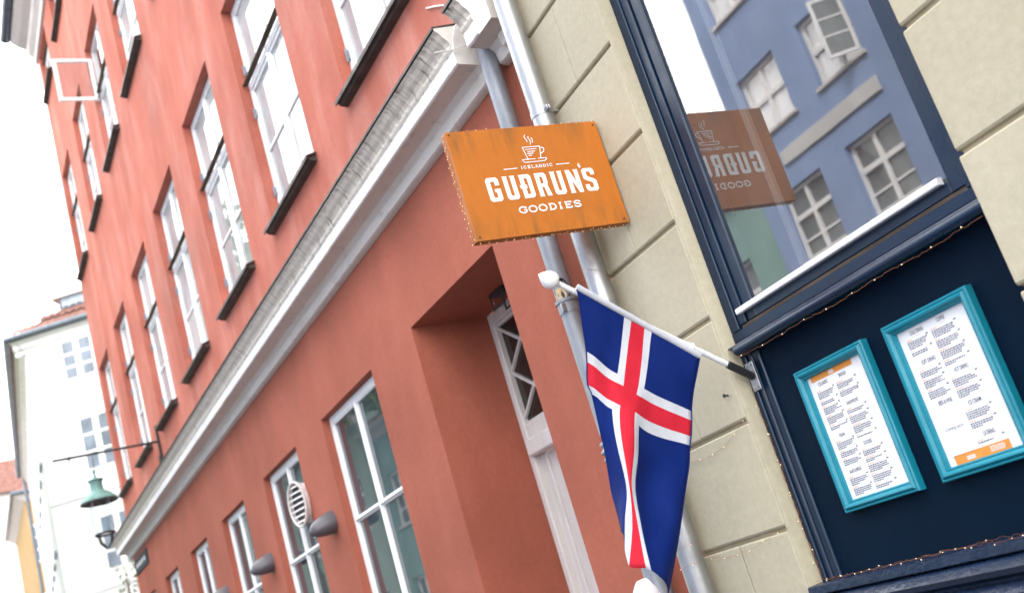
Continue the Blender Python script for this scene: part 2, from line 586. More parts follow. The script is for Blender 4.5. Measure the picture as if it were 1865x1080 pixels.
# ================================================================ SETTING
g = MB()
g.quad((-900, -900, 0), (900, -900, 0), (900, 900, 0), (-900, 900, 0))
tag(g.build('ground', M['asphalt']), kind='structure')
p = MB()
p.box((-60, 1.35, 0.004), (12, 2.9, 0.12), 0.01)
tag(p.build('pavement', M['paving']), kind='structure')
p = MB()
p.box((-60, -8.9, 0.004), (12, -7.4, 0.12), 0.01)
tag(p.build('far_pavement', M['paving']), kind='structure')

# ================================================================ RED BUILDING (local: x along the street away from the camera, y out of the wall)
JX, JY, YAW = -3.85, 2.62, math.atan2(-0.0582315, -0.9983031)
TV, NV = Vector((-0.9983031, -0.0582315, 0)), Vector((0.0582315, -0.9983031, 0))


def rw(t, off, z):
    return Vector((JX, JY, 0)) + TV * t + NV * off + Vector((0, 0, z))


red = thing('red_building', 'long terracotta red plastered house with white windows and pale stone cornice', 'building', (JX, JY, 0), YAW)
TEND = 14.33
CX = [1.68, 3.72, 5.70, 7.735, 9.70, 11.66, 13.60]
CW = [1.24, 1.24, 1.25, 1.21, 1.16, 1.09, 1.05]
GW = [(3.735, 1.25), (5.73, 1.18), (7.705, 1.06), (9.61, 1.02), (11.55, 1.0), (13.45, 0.98)]
F1 = (5.19, 7.26)
F2 = (8.93, 10.78)
F3 = (12.32, 13.15)
# ground floor wall
mb = MB()
ops = [(c - w / 2, c + w / 2, 1.0, 3.475, 0.075) for c, w in GW] + [(1.045, 2.305, 0.12, 3.48, 0.56)]
panel_with_openings(mb, -0.02, TEND, 0.0, 4.30, ops, 0.0, 0.075)
mb.quad((TEND, 0, 0), (TEND, -9, 0), (TEND, -9, 4.3), (TEND, 0, 4.3))
mb.build('ground_floor_wall', M['red_low'], red)
# upper wall
mb = MB()
ops = []
for F, ks in ((F1, range(7)), (F2, range(1, 7)), (F3, range(3, 7))):
    for k in ks:
        ops.append((CX[k] - CW[k] / 2, CX[k] + CW[k] / 2, F[0], F[1], 0.10))
panel_with_openings(mb, -0.02, TEND, 4.30, 13.5, ops, 0.0, 0.10)
mb.quad((TEND, 0, 4.3), (TEND, -9, 4.3), (TEND, -9, 13.5), (TEND, 0, 13.5))
mb.quad((-0.02, 0, 4.3), (-0.02, -9, 4.3), (-0.02, -9, 13.5), (-0.02, 0, 13.5))
mb.build('upper_wall', M['red_up'], red)

# eave, gutter and roof
mb = MB()
mb.extrude([(-0.02, 13.30), (0.04, 13.30), (0.05, 13.42), (0.13, 13.50), (0.15, 13.60), (0.27, 13.66), (0.38, 13.74), (0.40, 13.90), (-0.02, 13.90)], -0.02, TEND + 0.06)
eo = mb.build('eave_moulding', M['eave_paint'], red)
eo.location.z = -0.10
mb = MB()
mb.tube([(-0.02, 0.50, 13.93), (TEND + 0.10, 0.50, 13.93)], 0.09, 12)
for k in range(0, 15):
    mb.tube([(0.4 + k, 0.50, 13.93), (0.43 + k, 0.50, 13.93)], 0.096, 12)
go = mb.build('gutter', M['gutter'], red, True)
go.location = (0, -0.04, -0.16)
mb = MB()
mb.quad((-0.02, 0.46, 13.98), (TEND + 0.1, 0.46, 13.98), (TEND + 0.1, -4.5, 18.2), (-0.02, -4.5, 18.2))
mb.quad((-0.02, -9, 13.98), (TEND + 0.1, -9, 13.98), (TEND + 0.1, -4.5, 18.2), (-0.02, -4.5, 18.2))
mb.quad((TEND + 0.1, 0.46, 13.98), (TEND + 0.1, -9, 13.98), (TEND + 0.1, -4.5, 18.2))
mb.build('roof', M['tile'], red)


def red_window(c, w, z0, z1, ztr, depth, glass, kind, lower_rows=2, upper=True, skip_upper_left=False):
    """frame mesh with transom, mullion, casement bars, panes, hinges and sill as sub-parts"""
    a, b = c - w / 2 + 0.001, c + w / 2 - 0.001
    yb, yf = -depth - 0.06, -depth + 0.012
    fw = 0.045 if kind == 'up' else 0.058
    m = MB()
    m.box((a, yb, z0), (a + fw, yf, z1), 0.006)
    m.box((b - fw, yb, z0), (b, yf, z1), 0.006)
    m.box((a + fw, yb, z1 - fw * 1.1), (b - fw, yf - 0.001, z1), 0.006)
    m.box((a + fw, yb, z0), (b - fw, yf - 0.001, z0 + fw), 0.006)
    win = m.build('window', M['white_paint'], red)
    mid = c
    mw = 0.022 if kind == 'up' else 0.013
    th = 0.030 if kind == 'up' else 0.012
    tag_bars = MB()
    # mullion and transom
    MB().box((mid - mw, yb + 0.004, z0 + fw), (mid + mw, yf + 0.006, z1 - fw), 0.006).build('mullion', M['white_paint'], win)
    t = MB()
    t.box((a + fw, yb + 0.006, ztr - th), (mid - mw, yf + 0.010, ztr + th * 0.7), 0.006)
    t.box((mid + mw, yb + 0.006, ztr - th), (b - fw, yf + 0.010, ztr + th * 0.7), 0.006)
    t.build('transom', M['white_paint'], win)
    if kind == 'up':
        MB().box((a + 0.01, yf + 0.011, ztr + 0.030), (b - 0.01, yf + 0.060, ztr + 0.042), 0.002).build('drip_strip', M['dark_brown'], win)
    for (p0, p1) in ((a + fw, mid - mw), (mid + mw, b - fw)):
        left = p0 > mid
        for (q0, q1, rows) in ((z0 + fw, ztr - th, lower_rows), (ztr + th * 0.7, z1 - fw * 1.1, 1)):
            if q1 - q0 < 0.05:
                continue
            if skip_upper_left and left and rows == 1 and q0 > ztr:
                MB().box((p0, yb - 0.05, q0), (p1, yb - 0.045, q1)).build('curtain', M['curtain'], win)
                continue
            cm = MB()
            cf = 0.026 if kind == 'up' else 0.012
            y0, y1 = yf - 0.045, yf - 0.004
            cm.box((p0, y0, q0), (p0 + cf, y1, q1), 0.004)
            cm.box((p1 - cf, y0, q0), (p1, y1, q1), 0.004)
            cm.box((p0 + cf, y0, q0), (p1 - cf, y1 - 0.001, q0 + cf), 0.004)
            cm.box((p0 + cf, y0, q1 - cf), (p1 - cf, y1 - 0.001, q1), 0.004)
            zz = [q0 + cf + (q1 - q0 - 2 * cf) * r / rows for r in range(rows + 1)]
            for z in zz[1:-1]:
                cm.box((p0 + cf, y0 + 0.008, z - 0.012), (p1 - cf, y1 - 0.006, z + 0.012), 0.003)
            cm.build('casement', M['white_paint'], win)
            for r in range(rows):
                e = 0.012 if 0 < r else 0.0
                e2 = 0.012 if r < rows - 1 else 0.0
                MB().box((p0 + cf, y0 + 0.014, zz[r] + e), (p1 - cf, y0 + 0.020, zz[r + 1] - e2)).build('pane', glass, win)
        if kind == 'up':
            hx = p1 + 0.012 if left else p0 - 0.012
            for hz in (z0 + 0.28, ztr - 0.25, ztr + 0.18):
                if hz < z1 - 0.08:
                    h = MB()
                    h.box((hx - 0.016, yf + 0.001, hz - 0.035), (hx + 0.016, yf + 0.014, hz + 0.035), 0.003)
                    h.tube([(hx, yf + 0.018, hz - 0.05), (hx, yf + 0.018, hz + 0.05)], 0.009, 6)
                    h.build('hinge', M['hinge'], win)
    if kind == 'up':
        s = MB()
        s.extrude([(-depth + 0.02, z0 - 0.002), (0.0, z0 - 0.022), (0.085, z0 - 0.048), (0.085, z0 - 0.075), (0.076, z0 - 0.075), (0.074, z0 - 0.058), (0.0, z0 - 0.036), (-depth + 0.02, z0 - 0.014)],
                  a - 0.045, b + 0.035)
        s.build('sill', M['sill_metal'], win)
        MB().extrude([(-0.002, z0 - 0.04), (0.072, z0 - 0.061), (0.050, z0 - 0.085), (-0.002, z0 - 0.095)], a - 0.03, b + 0.022).build('sill_board', M['sill_metal'], win)
    else:
        MB().extrude([(-depth, z0 + 0.005), (0.04, z0 - 0.02), (0.04, z0 - 0.05), (-depth, z0 - 0.05)], a - 0.03, b + 0.03).build('sill', M['sill_metal'], win)
    return win


for k in range(7):
    red_window(CX[k], CW[k], F1[0], F1[1], 6.47, 0.10, M['sky_glass'], 'up')
for k in range(1, 7):
    red_window(CX[k], CW[k], F2[0], F2[1], 10.0, 0.10, M['sky_glass'], 'up', skip_upper_left=(k == 4))
for k in range(3, 7):
    red_window(CX[k], CW[k], F3[0], F3[1], 12.98, 0.10, M['sky_glass'], 'up', 1)
for c, w in GW:
    red_window(c, w, 1.0, 3.475, 2.64, 0.075, M['low_glass'], 'low', 2)

# casement standing open, hinged on the far jamb of one upper window
c4 = CX[4] + CW[4] / 2 - 0.075
mb = MB()
OZ0, OZ1, OL = 9.93, 10.60, 0.47
mb.box((c4 - 0.02, -0.06, OZ0), (c4 + 0.02, -0.06 + 0.05, OZ1), 0.004)
mb.box((c4 - 0.02, OL - 0.05, OZ0), (c4 + 0.02, OL, OZ1), 0.004)
mb.box((c4 - 0.019, -0.01, OZ0), (c4 + 0.019, OL - 0.05, OZ0 + 0.05), 0.004)
mb.box((c4 - 0.019, -0.01, OZ1 - 0.05), (c4 + 0.019, OL - 0.05, OZ1), 0.004)
oc = mb.build('open_casement', M['white_paint'], red)
MB().box((c4 - 0.003, -0.01, OZ0 + 0.05), (c4 + 0.003, OL - 0.05, OZ1 - 0.05)).build('pane', M['lamp_glass'], oc)
MB().tube([(c4, -0.03, OZ0 + 0.02), (c4 - 0.25, -0.06, OZ0 + 0.02)], 0.008, 6).build('stay', M['black_iron'], oc)

# string cornice, jittered where its moulding has weathered
CP = [(0.0, 4.165), (0.035, 4.168), (0.050, 4.178), (0.058, 4.235), (0.066, 4.243), (0.090, 4.262), (0.196, 4.268), (0.206, 4.275), (0.208, 4.345)]
CW_ = [(0.2085, 4.346), (0.217, 4.362), (0.216, 4.385), (0.226, 4.405), (0.247, 4.425), (0.262, 4.450), (0.282, 4.466)]


def cornice(t0, t1, step, mb1, mb2):
    n_ = max(1, int((t1 - t0) / step))
    ts = [t0 + (t1 - t0) * k / n_ for k in range(n_ + 1)]
    rnd = random.Random(3)
    r1, r2 = [], []
    for t in ts:
        j = rnd.uniform(-0.0022, 0.0022) if step < 0.1 else 0
        r1.append([(t, o + (j * 0.5 if o > 0.02 else 0), z + j * 0.4) for o, z in CP])
        rib = (0.004 if rnd.random() < 0.45 else -0.003) * (1 if step < 0.1 else 0)
        r2.append([(t, o + (rib + j if 1 < q < 6 else 0), z) for q, (o, z) in enumerate(CW_)])
    for rr, mm in ((r1, mb1), (r2, mb2)):
        for A, B in zip(rr, rr[1:]):
            for q in range(len(A) - 1):
                mm.quad(A[q], B[q], B[q + 1], A[q + 1], m=1 if (mm is mb1 and q >= 6) else 0)
    for A1, A2 in ((r1[0], r2[0]), (r1[-1], r2[-1])):
        t = A1[0][0]
        mb1.quad(*[(t, o, z) for _, o, z in A1 + A2], (t, 0.282, 4.478), (t, 0.0, 4.52))


for (t0, t1, st) in ((0.50, 8.0, 0.022), (8.0, TEND + 0.12, 0.5), (0.235, 0.36, 0.02)):
    a_, b_ = MB(), MB()
    cornice(t0, t1, st, a_, b_)
    co = a_.build('cornice', [M['stone'], M['bright_stone']], red, True, 30)
    b_.build('worn_moulding', M['worn'], co)
    MB().extrude([(0.0, 4.535), (0.292, 4.484), (0.292, 4.470), (0.287, 4.470), (0.285, 4.479), (0.0, 4.524)], t0 - 0.004, t1 + 0.004).build('flashing', M['sill_metal'], co)
# chipped lower end of the short cornice piece
mb = MB()
pr = [(-0.0, 4.12), (0.03, 4.135), (0.055, 4.18), (0.09, 4.2), (0.10, 4.262), (0.0, 4.262)]
mb.extrude(pr, 0.12, 0.2345)
mb.extrude([(0.0, 4.262), (0.196, 4.268), (0.196, 4.46), (0.0, 4.46)], 0.10, 0.2345)
mb.build('cornice_block', M['stone'], red)

# door set in the deep recess
DY = -0.55
mb = MB()
fl, fr_, ft = 2.303, 1.047, 3.477
mb.box((fl - 0.060, DY - 0.06, 0.12), (fl, DY + 0.0, ft), 0.006)
mb.box((fr_, DY - 0.06, 0.12), (fr_ + 0.060, DY, ft), 0.006)
mb.box((fr_ + 0.060, DY - 0.06, ft - 0.08), (fl - 0.060, DY - 0.001, ft), 0.006)
mb.box((fr_ + 0.060, DY - 0.06, 2.50), (fl - 0.060, DY + 0.035, 2.605), 0.010)
mb.box((fr_ + 0.060, DY - 0.06, 2.605), (fl - 0.060, DY - 0.004, 2.70), 0.006)
door = mb.build('door_frame', M['door_paint'], red)
MB().box((fr_ + 0.060, DY - 0.05, 2.70), (fl - 0.060, DY - 0.042, ft - 0.08)).build('fanlight_pane', M['door_glass'], door)
zL = [3.365, 3.06, 2.755]
zR = [3.2125, 2.9075]
xs = [2.243 - 0.2275 * k for k in range(6)]
for k in range(5):
    for q in range(2):
        A2 = (zL, zR) if k % 2 == 0 else (zR, zL)
        for (za, zb2) in ((zL[q], zR[q]), (zL[q + 1], zR[q])):
            p, q2 = ((xs[k], za), (xs[k + 1], zb2)) if k % 2 == 0 else ((xs[k], zb2), (xs[k + 1], za))
            MB().tube([(p[0], DY - 0.03, p[1]), (q2[0], DY - 0.03, q2[1])], 0.013, 4).build('lattice_bar', M['door_paint'], door)
mb = MB()
for z in (2.71, 3.385):
    mb.box((fr_ + 0.061, DY - 0.041, z - 0.012), (fl - 0.061, DY - 0.018, z + 0.012), 0.003)
mb.build('fanlight_bead', M['door_paint'], door)
leafm = MB()
leafm.box((fr_ + 0.060, DY - 0.05, 0.14), (fl - 0.155, DY - 0.12, 2.50), 0.004)
MB().box((fl - 0.150, DY - 0.11, 0.14), (fl - 0.061, DY - 0.042, 2.50), 0.006).build('door_stile', M['door_paint'], red)
leaf_o = leafm.build('door_leaf', M['door_paint'], red)
for (z0, z1) in ((0.3, 1.05), (1.25, 1.85), (1.98, 2.36)):
    mm = MB()
    for (a0, a1) in ((fr_ + 0.22, 1.62), (1.74, fl - 0.29)):
        mm.box((a0, DY - 0.049, z0), (a1, DY - 0.044, z1), 0.004)
        mm.box((a0 + 0.035, DY - 0.0435, z0 + 0.035), (a1 - 0.035, DY - 0.034, z1 - 0.035), 0.006)
    mm.build('door_panel', M['door_paint'], leaf_o)

# ================================================================ BEIGE BUILDING WITH THE SHOP FRONT
beige = thing('beige_building', 'cream rendered house with grooved stone blocks and dark navy shop front', 'building', (-2.5, 2.5, 0))
BO = Vector((-2.5, 2.5, 0))


def B(mb, name, mat, parent=None, smooth=False):
    mb.xform(Matrix.Translation(-BO))
    return mb.build(name, mat, parent or beige, smooth)


mb = MB()
SX0, SX1 = -3.233, -1.948
for (a, b, z0, z1) in ((-3.83, SX0 - 0.01, 0, 12), (SX1 + 0.01, 9, 0, 12), (SX0 - 0.01, SX1 + 0.01, 4.5, 12)):
    mb.quad((a, 2.516, z0), (b, 2.516, z0), (b, 2.516, z1), (a, 2.516, z1))
mb.quad((-3.83, 2.516, 0), (-3.83, 11, 0), (-3.83, 11, 12), (-3.83, 2.516, 12))
mb.quad((SX0 - 0.012, 2.516, 0), (SX0 - 0.012, 2.62, 0), (SX0 - 0.012, 2.62, 4.5), (SX0 - 0.012, 2.516, 4.5))
mb.quad((SX1 + 0.012, 2.516, 0), (SX1 + 0.012, 2.62, 0), (SX1 + 0.012, 2.62, 4.5), (SX1 + 0.012, 2.516, 4.5))
B(mb, 'wall', M['mortar'])

ZC = [1.615 + 0.4085 * k for k in range(-4, 12)]


def block(x0, x1, z0, z1, e0=0.0015, e1=0.0015, deep_r=False, deep_l=False):
    """one stone: rounded long edges, real grooves above and below"""
    yF, yB = 2.5 + random.uniform(-0.0012, 0.0012), 2.615
    g_ = 0.0075
    a, b = x0 + e0, x1 - e1
    zl, zh = z0 + g_, z1 - g_
    bm = bmesh.new()
    prof = [(yB, zl), (yF + 0.016, zl), (yF + 0.005, zl + 0.0025), (yF, zl + 0.010), (yF, zh - 0.007), (yF + 0.004, zh - 0.002), (yF + 0.016, zh), (yB, zh)]
    rings = [(a, 0.003), (a + 0.004, 0.0), (b - 0.004, 0.0), (b, 0.003)]
    vs_ = [[bm.verts.new((x, min(y + (d if y < yB - .01 else 0), yB), z)) for y, z in prof] for x, d in rings]
    k = len(prof)
    for A, Bv in zip(vs_, vs_[1:]):
        for q in range(k):
            r = (q + 1) % k
            bm.faces.new((A[q], A[r], Bv[r], Bv[q]))
    bm.faces.new(vs_[0][::-1]); bm.faces.new(vs_[-1])
    m = MB(); m.add_bm(bm)
    return B(m, 'stone_block', M['beige'])


for k in range(len(ZC) - 1):
    z0, z1 = ZC[k], ZC[k + 1]
    if z1 < 0.05 or z0 > 5.4:
        continue
    split = (k % 2 == 1)
    if split:
        block(-3.83, -3.562, z0, z1); block(-3.562, SX0 - 0.014, z0, z1, e1=0)
    else:
        block(-3.83, SX0 - 0.014, z0, z1, e1=0)
    xs = [SX1, SX1 + (0.95 if split else 1.35)]
    while xs[-1] < 2.2:
        xs.append(xs[-1] + 0.9)
    for q, (a, b) in enumerate(zip(xs, xs[1:])):
        block(a, b, z0, z1, e0=0 if q == 0 else 0.0015)
    if z0 > 4.35:
        block(SX0, SX1, z0, z1)

# plain rendered reveal beside the shop window
mb = MB()
mb.extrude([(-3.262, 2.512), (-3.250, 2.5035), (-3.240, 2.5045), (-3.2345, 2.512), (-3.2335, 2.62), (-3.262, 2.62)], 0.0, 4.5, axis=2)
B(mb, 'reveal', M['beige'], None, True)
# --- shop window
YO = 2.56
mb = MB()
mb.box((SX0 + 0.0, YO, 2.352), (-3.180, 2.66, 4.5), 0.003)
mb.box((-2.013, YO, 2.352), (SX1 + 0.03, 2.66, 4.5), 0.003)
mb.box((SX0, YO - 0.001, 2.312), (SX1 + 0.03, 2.66, 2.3505), 0.003)
shopw = B(mb, 'shop_window', M['navy'])


def S(mb, name, mat, parent=None, smooth=False):
    return B(mb, name, mat, parent or shopw, smooth)


mb = MB()
mb.box((-3.1785, 2.568, 2.366), (-3.136, 2.66, 4.5), 0.003)
mb.box((-3.135, 2.578, 2.366), (-3.076, 2.65, 4.5), 0.006)
mb.box((-2.071, 2.570, 2.366), (-2.0145, 2.66, 4.5), 0.004)
mb.box((-3.076, 2.574, 2.366), (-2.071, 2.65, 2.410), 0.004)
S(mb, 'sash', M['navy'])
mb = MB()
mb.box((-3.176, 2.575, 2.3508), (-2.016, 2.65, 2.3655))
S(mb, 'weather_gap', M['dark_brown'])  # dark strip put in for the shade of the gap
mb = MB()
mb.extrude([(2.573, 2.403), (2.551, 2.403), (2.548, 2.407), (2.548, 2.422), (2.556, 2.4265), (2.573, 2.4265)], -3.150, -2.086)
S(mb, 'glazing_bar', M['alu_white'])
mb = MB()
mb.quad((-3.08, 2.592, 2.40), (-2.068, 2.592, 2.40), (-2.068, 2.592, 4.5), (-3.08, 2.592, 4.5))
S(mb, 'pane', M['shop_glass'])
# room behind the glass
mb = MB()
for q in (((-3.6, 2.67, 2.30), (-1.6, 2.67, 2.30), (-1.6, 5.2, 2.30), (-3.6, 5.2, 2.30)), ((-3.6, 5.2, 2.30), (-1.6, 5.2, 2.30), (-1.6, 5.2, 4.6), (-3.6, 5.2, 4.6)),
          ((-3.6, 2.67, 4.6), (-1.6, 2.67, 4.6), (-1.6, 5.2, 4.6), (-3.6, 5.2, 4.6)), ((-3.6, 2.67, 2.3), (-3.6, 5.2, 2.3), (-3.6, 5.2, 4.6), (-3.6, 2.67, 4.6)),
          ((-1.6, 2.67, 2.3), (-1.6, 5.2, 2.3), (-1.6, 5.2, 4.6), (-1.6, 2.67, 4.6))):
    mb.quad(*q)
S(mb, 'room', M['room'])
mb = MB()
mb.box((-2.955, 2.745, 2.30), (-2.925, 2.77, 4.6), 0.004)
S(mb, 'inner_post', M['curtain'])

# --- ledge with rounded nose under the window
mb = MB()
mb.extrude([(2.585, 2.3105), (2.555, 2.3105), (2.515, 2.299), (2.512, 2.294), (2.59, 2.27)], -3.225, SX1 + 0.02)
ledge = B(mb, 'ledge', M['navy_old'])
nose = []
for k in range(9):
    a = math.radians(100 + 160 * k / 8)
    nose.append((2.520 + 0.021 * math.cos(a), 2.276 + 0.021 * math.sin(a)))
mb = MB()
mb.extrude([(2.60, 2.297)] + nose + [(2.60, 2.256)], -3.182, SX1 + 0.004)
B(mb, 'nosing', M['navy'], ledge, True)

# --- panel with mouldings, lower ledge
mb = MB()
mb.quad((SX0 - 0.005, 2.586, 1.0), (SX1 + 0.03, 2.586, 1.0), (SX1 + 0.03, 2.586, 2.27), (SX0 - 0.005, 2.586, 2.27))
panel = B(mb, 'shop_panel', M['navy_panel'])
mb = MB()
mb.box((SX0, 2.560, 1.405), (-3.205, 2.60, 2.268), 0.004)
mb.box((-3.2045, 2.568, 1.405), (-3.180, 2.60, 2.268), 0.006)
mb.box((-3.1795, 2.574, 1.405), (-3.142, 2.60, 2.268), 0.005)
B(mb, 'side_moulding', M['navy'], panel)
mb = MB()
mb.extrude([(2.60, 1.408), (2.505, 1.402), (2.498, 1.398), (2.497, 1.372), (2.503, 1.368), (2.60, 1.368)], -3.245, SX1 + 0.0)
B(mb, 'lower_ledge', M['navy_old'], panel)
mb = MB()
mb.extrude([(2.60, 1.366), (2.515, 1.366), (2.478, 1.352), (2.462, 1.335), (2.468, 1.318), (2.500, 1.305), (2.502, 1.298), (2.472, 1.290), (2.452, 1.268), (2.458, 1.24), (2.49, 1.22), (2.56, 1.20), (2.56, 0.5), (2.60, 0.5)], -3.25, SX1 + 0.0)
B(mb, 'base_moulding', M['navy_old'], panel, True)

# ================================================================ MENU FRAMES
def text_mesh(body, size, xs=1.0, bold=0.0):
    c = bpy.data.curves.new('t', 'FONT')
    c.body = body
    c.size = size
    c.align_x = 'CENTER'; c.align_y = 'CENTER'
    c.offset = bold
    o = bpy.data.objects.new('t', c)
    COL.objects.link(o)
    dg = bpy.context.evaluated_depsgraph_get()
    dg.update()
    me = bpy.data.meshes.new_from_object(o.evaluated_get(dg))
    bpy.data.objects.remove(o)
    bpy.data.curves.remove(c)
    for v in me.vertices:
        v.co.x *= xs
    return me


def put_text(body, cx, cz, h, w, mat, parent, y, bold=0.0, name='lettering'):
    """flat print on an upright sheet; x right, z up, seen from -y"""
    me = text_mesh(body, 1.0, 1.0, bold)
    vx = [v.co.x for v in me.vertices]; vy = [v.co.y for v in me.vertices]
    sx = w / (max(vx) - min(vx)); sz = h / (max(vy) - min(vy))
    mx, my = (max(vx) + min(vx)) / 2, (max(vy) + min(vy)) / 2
    for v in me.vertices:
        v.co = Vector((cx + (v.co.x - mx) * sx, y, cz + (v.co.y - my) * sz))
    me.materials.clear(); me.materials.append(mat)
    o = link(name, me, parent)
    return o


def mould_rail(p, q, inward, mbx):
    """mitred picture-frame moulding from corner p to q (x, z), inward = unit vector to the centre; profile: (distance in, height out)"""
    prof = [(0.0, 0.0), (0.0, 0.026), (0.004, 0.031), (0.009, 0.031), (0.0115, 0.027), (0.015, 0.033), (0.021, 0.0375), (0.028, 0.036), (0.034, 0.030), (0.0375, 0.024), (0.0385, 0.026), (0.0415, 0.026), (0.0425, 0.021), (0.046, 0.020), (0.047, 0.0)]
    prof = [(a * 0.80, b) for a, b in prof]
    d = Vector((q[0] - p[0], 0, q[1] - p[1])); L = d.length; d.normalize()
    iv = Vector((inward[0], 0, inward[1]))
    for (s0, h0), (s1, h1) in zip(prof, prof[1:]):
        P = Vector((p[0], 0, p[1])); Q = Vector((q[0], 0, q[1]))
        a0 = P + iv * s0 + d * s0; b0 = Q + iv * s0 - d * s0
        a1 = P + iv * s1 + d * s1; b1 = Q + iv * s1 - d * s1
        mbx.quad((a0.x, -h0, a0.z), (b0.x, -h0, b0.z), (b1.x, -h1, b1.z), (a1.x, -h1, a1.z))


def word_rows(mb, x0, x1, ztop, n, pitch, h, rnd, jag=0.25):
    z = ztop
    for k in range(n):
        x = x0
        end = x1 - (rnd.uniform(0, jag) * (x1 - x0) if k < n - 1 else rnd.uniform(0.2, 0.6) * (x1 - x0))
        while x < end - 0.002:
            w = min(rnd.uniform(0.004, 0.0105), end - x)
            mb.quad((x, 0, z - h), (x + w, 0, z - h), (x + w, 0, z), (x, 0, z))
            x += w + 0.0022
        z -= pitch
    return z


def menu(x0, x1, label, heads, blocks, extra):
    z0, z1 = 1.603, 2.111
    YP = 2.5855
    root = thing('menu_frame', label, 'menu frame', ((x0 + x1) / 2, YP, z0), 0, 'menu frames on the navy panel')
    ox, oz = (x0 + x1) / 2, z0

    def L(x, z):
        return (x - ox, z - oz)
    W, H = (x1 - x0) / 2, z1 - z0
    for (p, q, iv) in (((-W, 0), (W, 0), (0, 1)), ((W, 0), (W, H), (-1, 0)), ((W, H), (-W, H), (0, -1)), ((-W, H), (-W, 0), (1, 0))):
        m = MB()
        mould_rail(p, q, iv, m)
        m.build('frame_rail', M['teal'], root, True, 25)
    m = MB()
    m.box((-W + 0.025, -0.0095, 0.025), (W - 0.025, -0.0005, H - 0.025))
    sheet = m.build('menu_sheet', M['paper'], root)
    YT = -0.0100
    for body, x, z, w, h in heads:
        lx, lz = L(x, z)
        put_text(body, lx, lz, h, w, M['ink'], sheet, YT, 0.012, 'heading')
        d = MB()
        d.quad((lx - 0.008, YT, lz - h / 2 - 0.0075), (lx + 0.008, YT, lz - h / 2 - 0.0075), (lx + 0.008, YT, lz - h / 2 - 0.0065), (lx - 0.008, YT, lz - h / 2 - 0.0065))
        d.build('rule', M['ink_orange'], sheet)
    rnd = random.Random(11)
    dk, og = MB(), MB()
    for xa, xb, za, zbm in blocks:
        a, zt = L(xa, za); b, zbt = L(xb, zbm)
        z = zt
        while z > zbt + 0.012:
            # orange dish name, price at the column's end, a few lines under it
            word_rows(og, a, a + (b - a) * rnd.uniform(0.3, 0.6), z, 1, 0.006, 0.0032, rnd, 0)
            dk.quad((b - 0.014, 0, z - 0.0036), (b - 0.004, 0, z - 0.0036), (b - 0.004, 0, z), (b - 0.014, 0, z))
            z -= 0.0068
            n_ = min(rnd.choice((2, 3, 3, 4, 4)), int((z - zbt) / 0.0062))
            if n_ > 0:
                z = word_rows(dk, a, b - 0.006, z, n_, 0.0062, 0.0034, rnd)
            z -= 0.0025
    for mbx, mt, nm in ((dk, M['ink_grey'], 'small_print'), (og, M['ink_orange'], 'dish_names')):
        for i, v in enumerate(mbx.v):
            mbx.v[i] = (v[0], YT - 0.0002, v[2])
        o = mbx.build(nm, mt, sheet)
        o['kind'] = 'stuff'
    extra(sheet, L, YT)
    return root


def ex1(sheet, L, y):
    a, z0 = L(-2.926, 2.054); b, z1 = L(-2.71, 2.082)
    MB().quad((a, y, z0), (b, y, z0), (b, y, z1), (a, y, z1)).build('orange_band', M['band_orange'], sheet)
    m = MB()
    cx = (a + b) / 2
    for k in range(3):
        m.quad((cx - 0.013, y - .0003, z0 + 0.004 + k * 0.0045), (cx + 0.013, y - .0003, z0 + 0.004 + k * 0.0045), (cx + 0.013, y - .0003, z0 + 0.007 + k * 0.0045), (cx - 0.013, y - .0003, z0 + 0.007 + k * 0.0045))
    m.build('band_print', M['paper'], sheet)


def ex2(sheet, L, y):
    a, z0 = L(-2.454, 1.640); b, z1 = L(-2.237, 1.6685)
    MB().quad((a, y, z0), (b, y, z0), (b, y, z1), (a, y, z1)).build('orange_band', M['band_orange'], sheet)
    m = MB()
    rr = random.Random(2)
    for k in range(4):
        x = b - 0.075
        while x < b - 0.022:
            w = rr.uniform(0.004, 0.009)
            m.quad((x, y - .0003, z1 - 0.008 - k * 0.0045), (x + w, y - .0003, z1 - 0.008 - k * 0.0045), (x + w, y - .0003, z1 - 0.0055 - k * 0.0045), (x, y - .0003, z1 - 0.0055 - k * 0.0045))
            x += w + 0.002
    for k in range(3):
        m.quad((a + 0.047, y - .0003, z1 - 0.014 - k * 0.004), (a + 0.081, y - .0003, z1 - 0.014 - k * 0.004), (a + 0.081, y - .0003, z1 - 0.0115 - k * 0.004), (a + 0.047, y - .0003, z1 - 0.0115 - k * 0.004))
    m.build('band_print', M['paper'], sheet)
    a, z0 = L(-2.458, 1.6685); b, z1 = L(-2.352, 1.815)
    MB().box((a, y - 0.0012, z0), (b, y - 0.0002, z1)).build('paper_slip', M['paper_slip'], sheet)
    cx, cz = L(-2.405, 1.747)
    put_text('Coming soon!', cx, cz, 0.014, 0.076, M['ink'], sheet, y - 0.0016, 0.0, 'slip_text')


